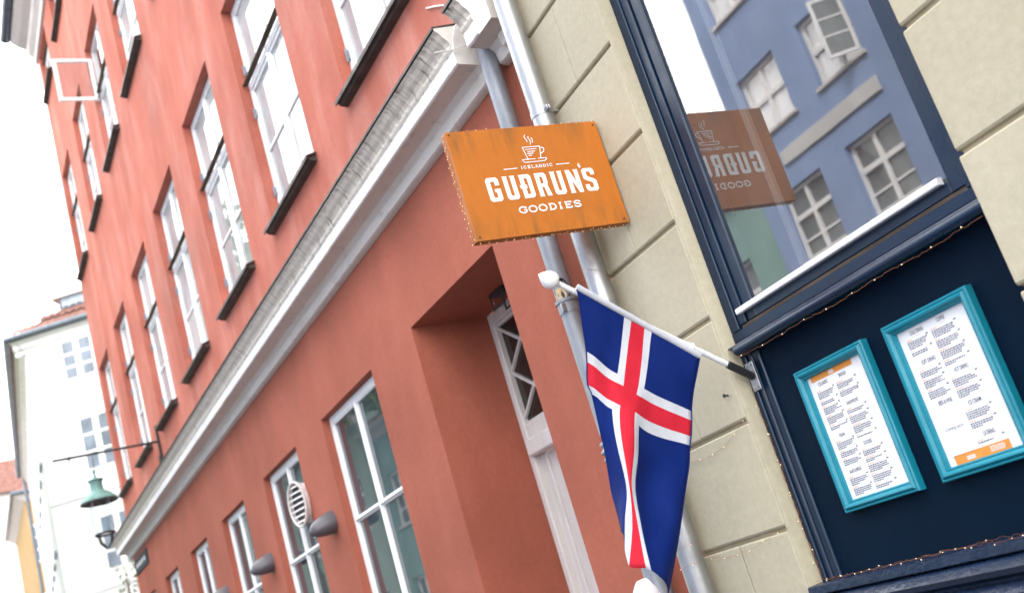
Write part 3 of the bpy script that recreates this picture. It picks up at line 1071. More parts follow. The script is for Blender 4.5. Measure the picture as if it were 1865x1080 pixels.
HW = 0.0125
menu(-2.982, -2.617, 'narrow turquoise framed food menu nearer the flag, orange band at its top',
     [('ICELANDIC', -2.874, 2.040, 0.050, 0.0125), ('BRUNCH', -2.771, 2.039, 0.036, HW), ('SANDWICHES', -2.773, 1.943, 0.060, HW), ('VEGAN', -2.879, 1.855, 0.030, HW), ('GOODIES', -2.775, 1.802, 0.040, HW), ('SALAD & BREAD', -2.880, 1.730, 0.062, HW)],
     [(-2.920, -2.822, 2.020, 1.872), (-2.920, -2.822, 1.838, 1.746), (-2.922, -2.822, 1.712, 1.645), (-2.815, -2.708, 2.020, 1.960), (-2.815, -2.708, 1.925, 1.818), (-2.815, -2.708, 1.784, 1.645)], ex1)
menu(-2.517, -2.152, 'turquoise framed drinks menu by the cream wall, orange band at its foot',
     [('COLD DRINKS', -2.400, 2.058, 0.058, HW), ('COFFEE', -2.295, 2.060, 0.034, HW), ('SOFT DRINKS', -2.399, 1.962, 0.060, 0.0135), ('HOT DRINKS', -2.295, 1.903, 0.056, 0.0135), ('BEER & WINE', -2.401, 1.829, 0.056, 0.0135), ('ICE CREAM', -2.297, 1.800, 0.050, 0.0135), ('CATERING', -2.294, 1.703, 0.046, 0.0135)],
     [(-2.452, -2.356, 2.040, 1.978), (-2.452, -2.356, 1.940, 1.842), (-2.346, -2.238, 2.042, 1.918), (-2.346, -2.238, 1.884, 1.812), (-2.346, -2.238, 1.782, 1.718), (-2.346, -2.238, 1.690, 1.672)], ex2)

# ================================================================ HANGING SIGN
SGX = -3.52
SY0, SY1, SZ0, SZ1, STH = 1.784, 2.492, 2.974, 3.453, 0.036
sign = thing('shop_sign', 'orange projecting wooden sign with white coffee cup and block lettering', 'sign', (SGX, SY1, SZ0))


def G(mb, name, mat, smooth=False, parent=None):
    mb.xform(Matrix.Translation((-SGX, -SY1, -SZ0)))
    return mb.build(name, mat, parent or sign, smooth)


mb = MB(); mb.box((SGX - 0.006, SY0, SZ0), (SGX, SY1, SZ1), 0.0015)
G(mb, 'board', M['sign_orange'])
mb = MB(); mb.box((SGX - STH, SY0 + 0.002, SZ0 + 0.002), (SGX - 0.0065, SY1 - 0.002, SZ1 - 0.002), 0.002)
G(mb, 'core', M['sign_edge'])
mb = MB(); mb.box((SGX - STH - 0.006, SY0, SZ0), (SGX - STH - 0.0005, SY1, SZ1), 0.0015)
G(mb, 'back_board', M['sign_orange'])
for z in (3.06, 3.36):
    mb = MB(); mb.box((SGX - 0.03, SY1 - 0.004, z), (SGX - 0.01, 2.503, z + 0.03), 0.002)
    G(mb, 'wall_bracket', M['black_iron'])
for (a, b) in ((1.80, 3.44), (2.475, 3.435), (1.80, 2.99), (2.47, 2.992)):
    mb = MB(); mb.tube([(SGX, a, b), (SGX + 0.002, a, b)], 0.004, 8)
    G(mb, 'nail', M['black_iron'])

# big letters: chamfered block capitals as outlines in a unit box, holes as further loops
C = 0.16
LET = {
    'G': [[(C, 1), (1 - C, 1), (1, 1 - C * .55), (1, .66), (.66, .66), (.66, .80), (.60, .84), (.40, .84), (.34, .80), (.34, .20), (.40, .16), (.60, .16), (.66, .20), (.66, .38), (.55, .38), (.55, .52), (1, .52), (1, C * .55), (1 - C, 0), (C, 0), (0, C * .55), (0, 1 - C * .55)]],
    'U': [[(-.02, 1), (.42, 1), (.36, .96), (.36, .22), (.42, .16), (.58, .16), (.64, .22), (.64, .96), (.58, 1), (1.02, 1), (.98, .96), (.98, C * .55), (.98 - C, 0), (C + .02, 0), (.02, C * .55), (.02, .96)]],
    'D': [[(0, 1), (.82, 1), (1, .91), (1, .09), (.82, 0), (0, 0), (.04, .04), (.04, .42), (-.08, .42), (-.08, .57), (.04, .57), (.04, .96)],
          [(.38, .84), (.38, .57), (.50, .57), (.50, .42), (.38, .42), (.38, .16), (.60, .16), (.66, .20), (.66, .80), (.60, .84)]],
    'R': [[(0, 1), (.82, 1), (.98, .91), (.98, .56), (.88, .48), (1.04, .04), (1.06, 0), (.68, 0), (.58, .40), (.38, .40), (.38, .04), (.42, 0), (0, 0), (.04, .04), (.04, .96)],
          [(.38, .84), (.38, .54), (.58, .54), (.64, .58), (.64, .80), (.58, .84)]],
    'N': [[(0, 1), (.34, 1), (.68, .44), (.68, .96), (.62, 1), (1.02, 1), (.98, .96), (.98, 0), (.68, 0), (.34, .56), (.34, .04), (.40, 0), (0, 0), (.04, .04), (.04, .96)]],
    'S': [[(C, 1), (1 - C, 1), (1, 1 - C * .55), (1, .70), (.67, .70), (.67, .81), (.62, .85), (.38, .85), (.33, .81), (.33, .69), (.40, .63), (.85, .52), (1, .43), (1, C * .55), (1 - C, 0), (C, 0), (0, C * .55), (0, .30), (.33, .30), (.33, .19), (.38, .15), (.62, .15), (.67, .19), (.67, .34), (.60, .38), (.14, .49), (0, .58), (0, 1 - C * .55)]],
    "'": [[(.15, .45), (.15, .75), (.45, 1), (.8, 1), (.55, .78), (.6, .72), (.85, .6), (.85, .2), (.6, 0), (.3, .1)]],
}


def outline_mesh(loops, y0, y1, z0, z1, x):
    c = bpy.data.curves.new('o', 'CURVE')
    c.dimensions = '2D'
    c.fill_mode = 'BOTH'
    c.extrude = 0.0008
    for lp in loops:
        s = c.splines.new('POLY')
        s.points.add(len(lp) - 1)
        for k, (u, v) in enumerate(lp):
            s.points[k].co = (y0 + u * (y1 - y0), z0 + v * (z1 - z0), 0, 1)
        s.use_cyclic_u = True
    o = bpy.data.objects.new('o', c)
    COL.objects.link(o)
    dg = bpy.context.evaluated_depsgraph_get(); dg.update()
    me = bpy.data.meshes.new_from_object(o.evaluated_get(dg))
    bpy.data.objects.remove(o); bpy.data.curves.remove(c)
    for v in me.vertices:
        v.co = Vector((x + v.co.z - SGX, v.co.x - SY1, v.co.y - SZ0))
    return me


for ch, y0, y1 in (('G', 1.895, 1.952), ('U', 1.972, 2.028), ('D', 2.046, 2.100), ('R', 2.118, 2.172), ('U', 2.192, 2.247), ('N', 2.264, 2.326), ('S', 2.343, 2.400)):
    me = outline_mesh(LET[ch], y0, y1, 3.1315, 3.2365, SGX + 0.001)
    me.materials.append(M['lettering'])
    link('letter', me, sign)
me = outline_mesh(LET["'"], 2.333, 2.349, 3.241, 3.262, SGX + 0.001)
me.materials.append(M['lettering'])
link('letter', me, sign)


def ribbon(mb, pts, w, x, closed=False):
    """a stroke of even width with mitred joints in the sign's plane"""
    P = [Vector(p) for p in pts]
    n_ = len(P)
    Lp, Rp = [], []
    for k in range(n_):
        a = P[k - 1] if (k or closed) else None
        b = P[(k + 1) % n_] if (k < n_ - 1 or closed) else None
        d1 = (P[k] - a).normalized() if a is not None else None
        d2 = (b - P[k]).normalized() if b is not None else None
        if d1 is None: d1 = d2
        if d2 is None: d2 = d1
        nn = Vector((-(d1.y + d2.y), d1.x + d2.x))
        if nn.length < 1e-6: nn = Vector((-d1.y, d1.x))
        nn.normalize()
        c = max(0.4, nn.dot(Vector((-d1.y, d1.x))))
        Lp.append(P[k] + nn * (w / 2 / c)); Rp.append(P[k] - nn * (w / 2 / c))
    rng = range(n_ if closed else n_ - 1)
    for k in rng:
        j = (k + 1) % n_
        mb.quad((x, Lp[k].x, Lp[k].y), (x, Rp[k].x, Rp[k].y), (x, Rp[j].x, Rp[j].y), (x, Lp[j].x, Lp[j].y))
        for A, Bq in ((Lp, Lp), (Rp, Rp)):
            mb.quad((x, A[k].x, A[k].y), (x, A[j].x, A[j].y), (x - 0.001, A[j].x, A[j].y), (x - 0.001, A[k].x, A[k].y))


ARC = [(math.cos(2 * PI * k / 14), math.sin(2 * PI * k / 14)) for k in range(14)]
SER = {  # slab-serif strokes in a unit box: (points, closed)
    'G': [([(.95, .72), (.95, .98)], 0), ([(.92, .78), (.72, .96), (.45, 1), (.15, .82), (.02, .5), (.15, .18), (.45, 0), (.75, .04), (.95, .22), (.95, .45)], 0), ([(.6, .47), (1.05, .47)], 0)],
    'O': [([(.5 + .5 * a, .5 + .5 * b) for a, b in ARC], 1)],
    'D': [([(.2, .02), (.2, .98), (.55, .98), (.85, .82), (.98, .5), (.85, .18), (.55, .02)], 1), ([(.0, .98), (.2, .98)], 0), ([(.0, .02), (.2, .02)], 0)],
    'I': [([(.5, 0), (.5, 1)], 0), ([(.15, .98), (.85, .98)], 0), ([(.15, .02), (.85, .02)], 0)],
    'E': [([(.95, .76), (.95, .98), (.05, .98)], 0), ([(.22, .96), (.22, .04)], 0), ([(.05, .02), (.95, .02), (.95, .24)], 0), ([(.24, .5), (.7, .5)], 0), ([(.7, .36), (.7, .64)], 0)],
    'S': [([(.9, .72), (.9, .98)], 0), ([(.86, .80), (.68, .96), (.4, 1), (.12, .86), (.12, .64), (.4, .53), (.72, .46), (.92, .32), (.86, .12), (.6, 0), (.3, .03), (.08, .2)], 0), ([(.08, .02), (.08, .3)], 0)],
    'C': [([(.92, .72), (.92, .98)], 0), ([(.9, .78), (.7, .96), (.45, 1), (.15, .82), (.02, .5), (.15, .18), (.45, 0), (.75, .04), (.95, .22)], 0)],
    'L': [([(.22, .98), (.22, .04)], 0), ([(.02, .98), (.45, .98)], 0), ([(.02, .02), (.92, .02), (.92, .26)], 0)],
    'A': [([(.1, .02), (.5, 1), (.9, .02)], 0), ([(.26, .34), (.74, .34)], 0), ([(-.06, 0), (.28, 0)], 0), ([(.72, 0), (1.06, 0)], 0)],
    'N': [([(.16, .0), (.16, 1), (.84, .0), (.84, 1)], 0), ([(.66, .98), (1.02, .98)], 0), ([(-.02, .02), (.34, .02)], 0)],
}


def serif_word(word, y0, y1, z0, z1, w, gap, wid):
    tot = sum(wid.get(c, 1.0) for c in word) + gap * (len(word) - 1)
    u = (y1 - y0) / tot
    y = y0
    for c in word:
        cw = wid.get(c, 1.0) * u
        mb = MB()
        for q, (pts, cl) in enumerate(SER[c]):
            ribbon(mb, [(y + a * cw, z0 + b * (z1 - z0)) for a, b in pts], w, SGX + 0.0012 + q * 0.00012, bool(cl))
        G(mb, 'letter', M['lettering'])
        y += cw + gap * u


serif_word('GOODIES', 2.004, 2.292, 3.070, 3.0965, 0.0058, 0.34, {'I': 0.55, 'O': 1.05, 'G': 1.05})
serif_word('ICELANDIC', 2.072, 2.219, 3.2625, 3.2745, 0.0026, 0.42, {'I': 0.6})
for (a, b) in ((1.992, 2.055), (2.236, 2.300)):
    mb = MB(); ribbon(mb, [(a, 3.2675), (b, 3.2675)], 0.0036, SGX + 0.0012)
    G(mb, 'rule', M['lettering'])
# coffee cup: bowl, rim lines, handle, saucer, steam
cup = [([(2.108, 3.357), (2.117, 3.304), (2.128, 3.302)], 0), ([(2.106, 3.358), (2.188, 3.358), (2.186, 3.345), (2.177, 3.304)], 0),
       ([(2.117, 3.347), (2.170, 3.347)], 0), ([(2.124, 3.337), (2.160, 3.337)], 0), ([(2.120, 3.328), (2.150, 3.328)], 0), ([(2.124, 3.319), (2.140, 3.319)], 0),
       ([(2.187, 3.351), (2.198, 3.351), (2.204, 3.345), (2.200, 3.333), (2.183, 3.323)], 0),
       ([(2.150, 3.302), (2.090, 3.302), (2.090, 3.298), (2.098, 3.289), (2.190, 3.289), (2.202, 3.298), (2.202, 3.302), (2.162, 3.302)], 0),
       ([(2.137, 3.414), (2.131, 3.406), (2.132, 3.398), (2.137, 3.390), (2.138, 3.381)], 0),
       ([(2.150, 3.406), (2.147, 3.398), (2.153, 3.389), (2.152, 3.378), (2.148, 3.367)], 0),
       ([(2.161, 3.399), (2.164, 3.391), (2.163, 3.382), (2.160, 3.374)], 0)]
for q, (pts, cl) in enumerate(cup):
    mb = MB(); ribbon(mb, pts, 0.0034, SGX + 0.0012 + q * 0.00010, bool(cl))
    G(mb, 'cup_line', M['lettering'])

# ================================================================ FLAG AND POLE
FX = -3.13
A0, B0 = Vector((-3.19, 2.552, 2.171)), Vector((FX, 1.842, 2.6265))
pole = thing('flag_pole', 'white tubular flag pole with round pointed finial fixed beside the navy panel', 'flag pole', A0)
dirp = (B0 - A0).normalized()
mb = MB()
mb.tube([dirp * 0.12, B0 - A0], [0.0108, 0.0098], 14)
mb.build('pole', M['plastic_white'], pole, True)
mb = MB(); mb.tube([dirp * 0.0, dirp * 0.115], 0.0150, 14)
mb.build('socket', M['black_iron'], pole, True)
mb = MB(); mb.tube([dirp * 0.275, dirp * 0.282], 0.0165, 12); mb.tube([dirp * 0.282, dirp * 0.305], [0.0145, 0.0115], 12)
mb.tube([dirp * 0.292 + Vector((0.012, 0, -0.008)), dirp * 0.292 + Vector((0.024, -0.004, -0.022))], 0.005, 6)
mb.build('collar', M['plastic_white'], pole, True)
mb = MB()
fp = [(0.0, 0.0115), (0.012, 0.012), (0.016, 0.026), (0.026, 0.0335), (0.040, 0.0355), (0.054, 0.032), (0.068, 0.022), (0.080, 0.010), (0.086, 0.002)]
mb.tube([(B0 - A0) + dirp * (d - 0.006) for d, r in fp], [r * 0.92 for d, r in fp], 18)
mb.build('finial', M['plastic_white'], pole, True, 80)
mb = MB(); mb.box((-0.026, -0.003, -0.055), (0.022, 0.0, 0.055), 0.002)
for (a, b) in ((-0.014, 0.042), (0.010, 0.042), (-0.014, -0.042), (0.010, -0.042)):
    mb.tube([(a, -0.003, b), (a, -0.008, b)], 0.005, 8)
bo = mb.build('wall_plate', M['clamp'], pole)
bo.location = (0.0, 0.004, 0.0)

FV = [0, .28, .32, .40, .44, .58, .72, .86, 1.0]
FU = [0, 7 / 18, 8 / 18, 10 / 18, 11 / 18, 1.0]
FP = [[(1.903, 2.601), (2.056, 2.474), (2.079, 2.455), (2.122, 2.421), (2.146, 2.402), (2.303, 2.272)],
      [(1.861, 2.370), (1.951, 2.269), (1.969, 2.250), (2.010, 2.212), (2.027, 2.197), (2.196, 2.087)],
      [(1.855, 2.335), (1.935, 2.242), (1.955, 2.222), (1.989, 2.182), (2.007, 2.168), (2.183, 2.055)],
      [(1.841, 2.260), (1.900, 2.179), (1.917, 2.158), (1.958, 2.124), (1.974, 2.111), (2.159, 2.002)],
      [(1.849, 2.227), (1.889, 2.154), (1.903, 2.133), (1.943, 2.096), (1.958, 2.077), (2.142, 1.973)],
      [(1.840, 2.051), (1.857, 2.020), (1.865, 2.011), (1.899, 1.996), (1.916, 1.984), (2.103, 1.905)],
      [(1.837, 1.921), (1.841, 1.891), (1.844, 1.886), (1.850, 1.881), (1.867, 1.877), (2.042, 1.813)],
      [(1.846, 1.834), (1.803, 1.794), (1.817, 1.768), (1.830, 1.756), (1.839, 1.747), (1.958, 1.669)],
      [(1.852, 1.771), (1.778, 1.700), (1.765, 1.647), (1.803, 1.625), (1.812, 1.614), (1.887, 1.531)]]


def pchip(xs, ys, x):
    xs = np.asarray(xs, float); ys = np.asarray(ys, float)
    h = np.diff(xs); d = np.diff(ys) / h
    m = np.zeros(len(xs)); m[0], m[-1] = d[0], d[-1]
    for k in range(1, len(xs) - 1):
        if d[k - 1] * d[k] > 0:
            w1, w2 = 2 * h[k] + h[k - 1], h[k] + 2 * h[k - 1]
            m[k] = (w1 + w2) / (w1 / d[k - 1] + w2 / d[k])
    k = int(min(max(np.searchsorted(xs, x) - 1, 0), len(xs) - 2))
    t = (x - xs[k]) / h[k]
    return ((1 + 2 * t) * (1 - t) ** 2 * ys[k] + t * (1 - t) ** 2 * h[k] * m[k] + t * t * (3 - 2 * t) * ys[k + 1] + t * t * (t - 1) * h[k] * m[k + 1])


def fine(br, n):
    out_ = []
    for (a, b), k in zip(zip(br, br[1:]), n):
        out_ += [a + (b - a) * q / k for q in range(k)]
    return out_ + [br[-1]]


us = fine([0, 7 / 18, 8 / 18, 10 / 18, 11 / 18, 1.0], [12, 4, 6, 4, 12])
vs2 = fine([0, .28, .32, .40, .44, 1.0], [12, 3, 5, 3, 26])
flag_v = []
for v in vs2:
    row = [(pchip(FV, [FP[r][c][0] for r in range(9)], v), pchip(FV, [FP[r][c][1] for r in range(9)], v)) for c in range(6)]
    line = []
    for u in us:
        y = pchip(FU, [q[0] for q in row], u); z = pchip(FU, [q[1] for q in row], u)
        sag = math.sin(PI * min(1, v * 1.2))
        dia = u * 0.9 + v * 0.55
        x = FX + 0.010 + 0.030 * v * math.sin(dia * 11.0) * (0.1 + u) - 0.040 * v * math.sin(2.2 * PI * u + 0.6) * (0.4 + 0.6 * v) \
            + 0.012 * v * math.sin(5.1 * PI * u - 2.0 * v + 0.5) + 0.004 * math.sin(9 * u + 14 * v) * v
        x += 0.016 * v * mnoise.noise(Vector((u * 3.1, v * 2.3, 4.7))) + 0.007 * mnoise.noise(Vector((u * 7.0 + 2, v * 6.0, 1.3))) * min(1, v * 3)
        x -= 0.15 * max(0.0, v - 0.28) * max(0, 1 - u / 0.45) ** 1.3
        x += 0.05 * max(0.0, v - 0.5) * max(0, (u - 0.55)) * 1.4
        line.append(Vector((x, y, z)) - A0)
    flag_v.append(line)
mb = MB()


def zone(u, v):
    du = abs(u * 18 - 9); inv = v * 25
    if du < 1 or 8 < inv < 10: return 2
    if du < 2 or 7 < inv < 11: return 1
    return 0


for r in range(len(vs2) - 1):
    for c in range(len(us) - 1):
        mb.quad(flag_v[r][c], flag_v[r][c + 1], flag_v[r + 1][c + 1], flag_v[r + 1][c], m=zone((us[c] + us[c + 1]) / 2, (vs2[r] + vs2[r + 1]) / 2))
fl_o = mb.build('flag', [M['flag_blue'], M['flag_white'], M['flag_red']], None, True, 180)
fl_o.location = A0
tag(fl_o, 'blue flag with red cross edged white hanging from the white pole', 'flag')
so = fl_o.modifiers.new('thick', 'SOLIDIFY'); so.thickness = 0.0012; so.offset = 0
# stitched sleeve and hems
mb = MB()
mb.tube([p + Vector((0.002, 0, 0)) for p in [r[-1] for r in flag_v]], 0.0022, 6)
mb.build('hem', M['flag_blue'], fl_o, True)
mb = MB()
mb.tube([p + Vector((0.002, 0, 0)) for p in [r[0] for r in flag_v[:30]]], 0.0022, 6)
mb.build('hem', M['flag_blue'], fl_o, True)
mb = MB()
mb.tube([flag_v[0][0] + dirp * 0.0, flag_v[0][-1]], 0.0122, 12)
mb.build('sleeve', M['flag_white'], fl_o, True)

# ================================================================ DOWNPIPES
px, py, pr_ = -3.803, 2.432, 0.051
dp = thing('silver_downpipe', 'bright galvanised downpipe at the corner of the cream house', 'downpipe', (px, py, 0), 0)
MB().tube([(0, 0, 0.15), (0, 0, 2.5), (0, 0, 4.4), (0, 0, 11.9)], pr_, 24).build('pipe', M['steel'], dp, True)
for z in (1.02, 3.655, 6.6):
    m = MB(); m.tube([(0, 0, z - 0.016), (0, 0, z + 0.016)], pr_ + 0.003, 24)
    m.box((pr_ - 0.004, -0.012, z - 0.013), (pr_ + 0.024, -0.006, z + 0.013), 0.002)
    m.box((pr_ - 0.004, 0.000, z - 0.013), (pr_ + 0.024, 0.006, z + 0.013), 0.002)
    m.tube([(pr_ + 0.014, -0.02, z), (pr_ + 0.014, 0.014, z)], 0.006, 8)
    m.tube([(0.03, pr_ - 0.01, z), (0.03, 0.07, z)], 0.005, 6)
    m.build('clamp', M['clamp'], dp, True)
m = MB(); m.tube([(0, 0, 2.72), (0, 0, 2.78)], [pr_ + 0.001, pr_ + 0.004], 24)
m.build('joint_sleeve', M['steel'], dp, True)

gx, gy, gr = -4.247, 2.515, 0.048
gp = thing('grey_downpipe', 'old grey painted downpipe with collars on the red wall', 'downpipe', (gx, gy, 0), 0)
MB().tube([(0, 0, 2.25), (0, 0, 4.18), (0.0, 0.02, 4.6), (0, 0.02, 13.6)], gr, 22).build('pipe', M['pipe_grey'], gp, True)
MB().tube([(0, 0, 0.15), (0, 0, 2.14)], gr + 0.006, 22).build('lower_pipe', M['pipe_grey'], gp, True)
for zc_, rr, hh in ((2.865, gr + 0.004, 0.026), (2.90, gr + 0.010, 0.008)):
    MB().tube([(0, 0, zc_ - hh), (0, 0, zc_ + hh)], rr, 22).build('clamp', M['pipe_grey'], gp, True)
m = MB()
m.box((0.030, -0.062, 2.84), (0.042, -0.035, 2.885), 0.004)
m.build('clamp_lug', M['clamp'], gp)
ring = []
for z in (2.135, 2.17, 2.205):
    for k in range(7):
        a = -PI / 2 + PI * k / 6
        ring.append((gr + 0.006 + (0.013 if z == 2.17 else 0.008) * math.cos(a), z + 0.011 * math.sin(a)))
m = MB(); m.lathe(ring, seg=22)
m.build('ring_collar', M['pipe_grey'], gp, True, 60)

# sticker of a sea bird wrapped on the grey pipe, half hidden by the finial
stk = thing('bird_sticker', 'black and white bird sticker on the grey downpipe behind the finial', 'sticker', (gx, gy, 2.95), 0)


def patch(name, mat, ca, cz, ra, rz, rad):
    m = MB()
    n_ = 20
    pts = []
    for k in range(n_):
        a = 2 * PI * k / n_
        aa = ca + ra * math.cos(a) / rad
        pts.append((rad * math.cos(aa), rad * math.sin(aa), cz + rz * math.sin(a)))
    cpt = (rad * math.cos(ca), rad * math.sin(ca), cz)
    for k in range(n_):
        m.quad(cpt, pts[k], pts[(k + 1) % n_])
    return m.build(name, mat, stk, True)


AN = math.radians(-52)
patch('body', M['sticker_black'], AN + 0.15, 0.0, 0.042, 0.062, gr + 0.0010)
patch('breast', M['sticker_cream'], AN - 0.05, -0.022, 0.030, 0.036, gr + 0.0014)
patch('face', M['plastic_white'], AN - 0.28, 0.040, 0.016, 0.014, gr + 0.0018)
patch('eye', M['sticker_black'], AN - 0.20, 0.037, 0.005, 0.005, gr + 0.0022)
patch('feet', M['plastic_white'], AN - 0.05, -0.052, 0.016, 0.008, gr + 0.0018)

# white globe lamp low on the red pier
wl = thing('white_wall_lamp', 'white lamp on the red pier, just below the flag tip', 'wall lamp', (-4.27, 2.46, 1.485), 0)
m = MB(); m.lathe([(0.002, -0.075), (0.05, -0.065), (0.070, -0.02), (0.072, 0.03), (0.060, 0.070), (0.042, 0.096), (0.03, 0.108), (0.002, 0.112)], seg=20)
m.build('shade', M['plastic_white'], wl, True, 80)
m = MB(); m.tube([(0, 0, 0), (-0.01, 0.16, 0)], 0.02, 10)
m.build('arm', M['clamp'], wl, True)

# ================================================================ SMALL THINGS ON THE RED WALL
def uplight(t, z, label):
    root = thing('wall_uplight', label, 'wall light', rw(t, 0.0, z), YAW, 'grey shell lights between the windows')
    m = MB()
    rings = []
    n_ = 9
    for k in range(n_):                     # along the outward axis: wide at the wall, drawn out to a nose
        s = k / (n_ - 1)
        r = 0.105 * math.sqrt(max(0.0, 1 - s ** 2.2)) * (1 - 0.12 * s) + 0.004
        y = 0.215 * s
        dz = -0.035 * s
        rings.append([(r * 0.92 * math.cos(2 * PI * q / 18), y, dz + r * (1.0 if math.sin(2 * PI * q / 18) > 0 else 0.72) * math.sin(2 * PI * q / 18)) for q in range(18)])
    for Ar, Br in zip(rings, rings[1:]):
        for q in range(18):
            m.quad(Ar[q], Ar[(q + 1) % 18], Br[(q + 1) % 18], Br[q])
    m.quad(*rings[-1])
    m.build('shell', M['plastic_grey'], root, True, 80)
    m = MB(); m.tube([(0, 0.001, -0.005), (0, 0.012, -0.005)], 0.085, 18)
    m.build('back_plate', M['plastic_grey'], root, True)
    m = MB(); m.tube([(0, 0.17, -0.055), (0, 0.185, -0.062)], 0.018, 10)
    m.build('lens', M['alu_white'], root, True)


uplight(4.655, 2.70, 'grey shell wall light beside the striped vent, nearest of the row')
uplight(6.66, 2.73, 'grey shell wall light second along the red wall from the vent')
uplight(8.65, 2.73, 'grey shell wall light at the bottom edge, third along the red wall')

# louvred vent cowl standing out of a ground floor window
vent = thing('round_vent', 'white oval vent with dark slats in front of a ground floor window', 'vent', rw(5.24, 0.0, 3.0), YAW + 0.22)
vent.scale = (0.92, 1.0, 0.92)
m = MB()
rim = []
for k in range(25):
    a = 2 * PI * k / 24
    rim.append((0.150 * math.cos(a), 0.075, 0.205 * math.sin(a)))
m.tube(rim, 0.012, 8, False)
m.build('rim', M['eave_paint'], vent, True)
m = MB()
n_ = 20
for j in range(5):
    s0, s1 = j / 5, (j + 1) / 5
    for k in range(n_):
        a0, a1 = 2 * PI * k / n_, 2 * PI * (k + 1) / n_
        f = lambda s, a: ((0.150 - 0.02 * s) * math.cos(a), 0.075 - 0.13 * s, (0.205 - 0.03 * s) * math.sin(a))
        m.quad(f(s0, a0), f(s0, a1), f(s1, a1), f(s1, a0))
m.build('housing', M['plastic_white'], vent, True)
m = MB()
m.quad(*[(0.148 * math.cos(2 * PI * k / 24), 0.040, 0.203 * math.sin(2 * PI * k / 24)) for k in range(24)])
m.build('dark_inside', M['room'], vent)
for k in range(7):
    z = -0.160 + 0.053 * k
    hw = 0.147 * math.sqrt(max(0.02, 1 - (z / 0.205) ** 2))
    m = MB()
    pts_ = [(-hw + 2 * hw * q / 8, 0.072 + 0.012 * (1 - (2 * q / 8 - 1) ** 2), z) for q in range(9)]
    for A_, B_ in zip(pts_, pts_[1:]):
        m.quad((A_[0], A_[1] - 0.01, A_[2] + 0.009), (B_[0], B_[1] - 0.01, B_[2] + 0.009), (B_[0], B_[1], B_[2] - 0.009), (A_[0], A_[1], A_[2] - 0.009))
    m.build('slat', M['eave_paint'], vent)

# street name plate at the far corner
m = MB()
SN = rw(13.6, 0.0, 3.98)
sn = thing('street_name_sign', 'small dark street name plate under the far end of the cornice', 'street sign', SN, YAW)
MB().box((-0.60, 0.002, -0.11), (0.60, 0.02, 0.11), 0.004).build('plate', M['sign_blue'], sn)
m = MB()
for k, w in enumerate((0.07, 0.05, 0.08, 0.05, 0.06, 0.05, 0.07)):
    x = 0.42 - 0.13 * k
    m.box((x - w, 0.021, -0.03), (x, 0.023, 0.03))
m.build('blurred_letters', M['lettering'], sn)
# lamp tucked under the head of the door recess
dl = thing('door_lamp', 'black framed lamp under the head of the door recess', 'lamp', rw(1.80, -0.42, 3.478), YAW)
m = MB(); m.box((-0.09, -0.05, -0.02), (0.09, 0.05, 0.0), 0.004)
m.build('base', M['black_iron'], dl)
m = MB(); m.box((-0.075, -0.04, -0.09), (0.075, 0.04, -0.021), 0.012)
m.build('glass', M['lamp_glass'], dl)
m = MB()
for a in (-0.08, 0.08):
    for b in (-0.045, 0.045):
        m.tube([(a, b, -0.02), (a, b, -0.10)], 0.005, 6)
m.box((-0.085, -0.05, -0.105), (0.085, -0.04, -0.095)); m.box((-0.085, 0.04, -0.105), (0.085, 0.05, -0.095))
m.build('cage', M['black_iron'], dl)

# white wires looped round the cut end of the cornice
m = MB()
m.tube([rw(0.47, 0.337, 4.314), rw(0.47, 0.222, 4.334), rw(0.47, 0.13, 4.364), rw(0.45, 0.06, 4.40)], 0.0035, 6)
m.tube([rw(0.47, 0.222, 4.334), rw(0.47, 0.205, 4.40), rw(0.47, 0.174, 4.471), rw(0.48, 0.1, 4.53)], 0.0035, 6)
co = m.build('cable', M['cable_white'], None, True)
tag(co, 'thin white cable hooked round the cut end of the cornice', 'cable')
m = MB()
m.tube([rw(0.95, 0.010, 4.922), rw(0.86, 0.010, 4.872), rw(0.76, 0.010, 4.808)], 0.005, 6)
co = m.build('cable', M['cable_white'], None, True)
tag(co, 'short white cable on the red wall above the cornice end', 'cable')

# ================================================================ IRON BRACKET AND COPPER LANTERN
br = thing('iron_bracket', 'black iron rod bracket standing out from the red wall below the windows', 'bracket', rw(10.58, 0, 5.03), YAW)
m = MB(); m.tube([(0, 0.02, 0.01), (0, 1.31, 0.0)], 0.016, 8)
m.build('rod', M['black_iron'], br, True)
m = MB(); m.box((-0.025, 0.001, -0.18), (0.025, 0.03, 0.22), 0.004)
m.box((-0.05, 0.001, -0.26), (0.05, 0.05, -0.18), 0.01)
m.build('wall_bar', M['black_iron'], br)
m = MB(); m.tube([(0, 1.12, 0.0), (0, 1.12, -0.05), (0.0, 1.10, -0.08)], 0.008, 6); m.tube([(0, 1.10, 0.0), (0, 1.14, 0.0)], 0.022, 8)
m.tube([(0, 0.845, -0.19), (0, 0.845, 0.0)], 0.005, 6)
m.build('hook', M['black_iron'], br, True)
lan = thing('street_lantern', 'verdigris copper lantern with wide hood hanging from the iron rod', 'lantern', rw(10.58, 0.858, 3.83), YAW)
m = MB(); m.lathe([(0.001, 1.01), (0.018, 0.99), (0.022, 0.97), (0.012, 0.945), (0.02, 0.90), (0.05, 0.875), (0.095, 0.868), (0.098, 0.855), (0.078, 0.845), (0.074, 0.80), (0.078, 0.735), (0.090, 0.715), (0.105, 0.705), (0.16, 0.665), (0.215, 0.615), (0.228, 0.588)], seg=28)
m.build('hood', M['copper_green'], lan, True, 35)
m = MB(); m.lathe([(0.228, 0.588), (0.232, 0.575), (0.20, 0.585), (0.13, 0.605), (0.001, 0.61)], seg=28)
m.build('hood_underside', M['black_iron'], lan, True, 35)
m = MB(); m.lathe([(0.125, 0.585), (0.14, 0.42), (0.125, 0.28), (0.10, 0.19)], seg=24)
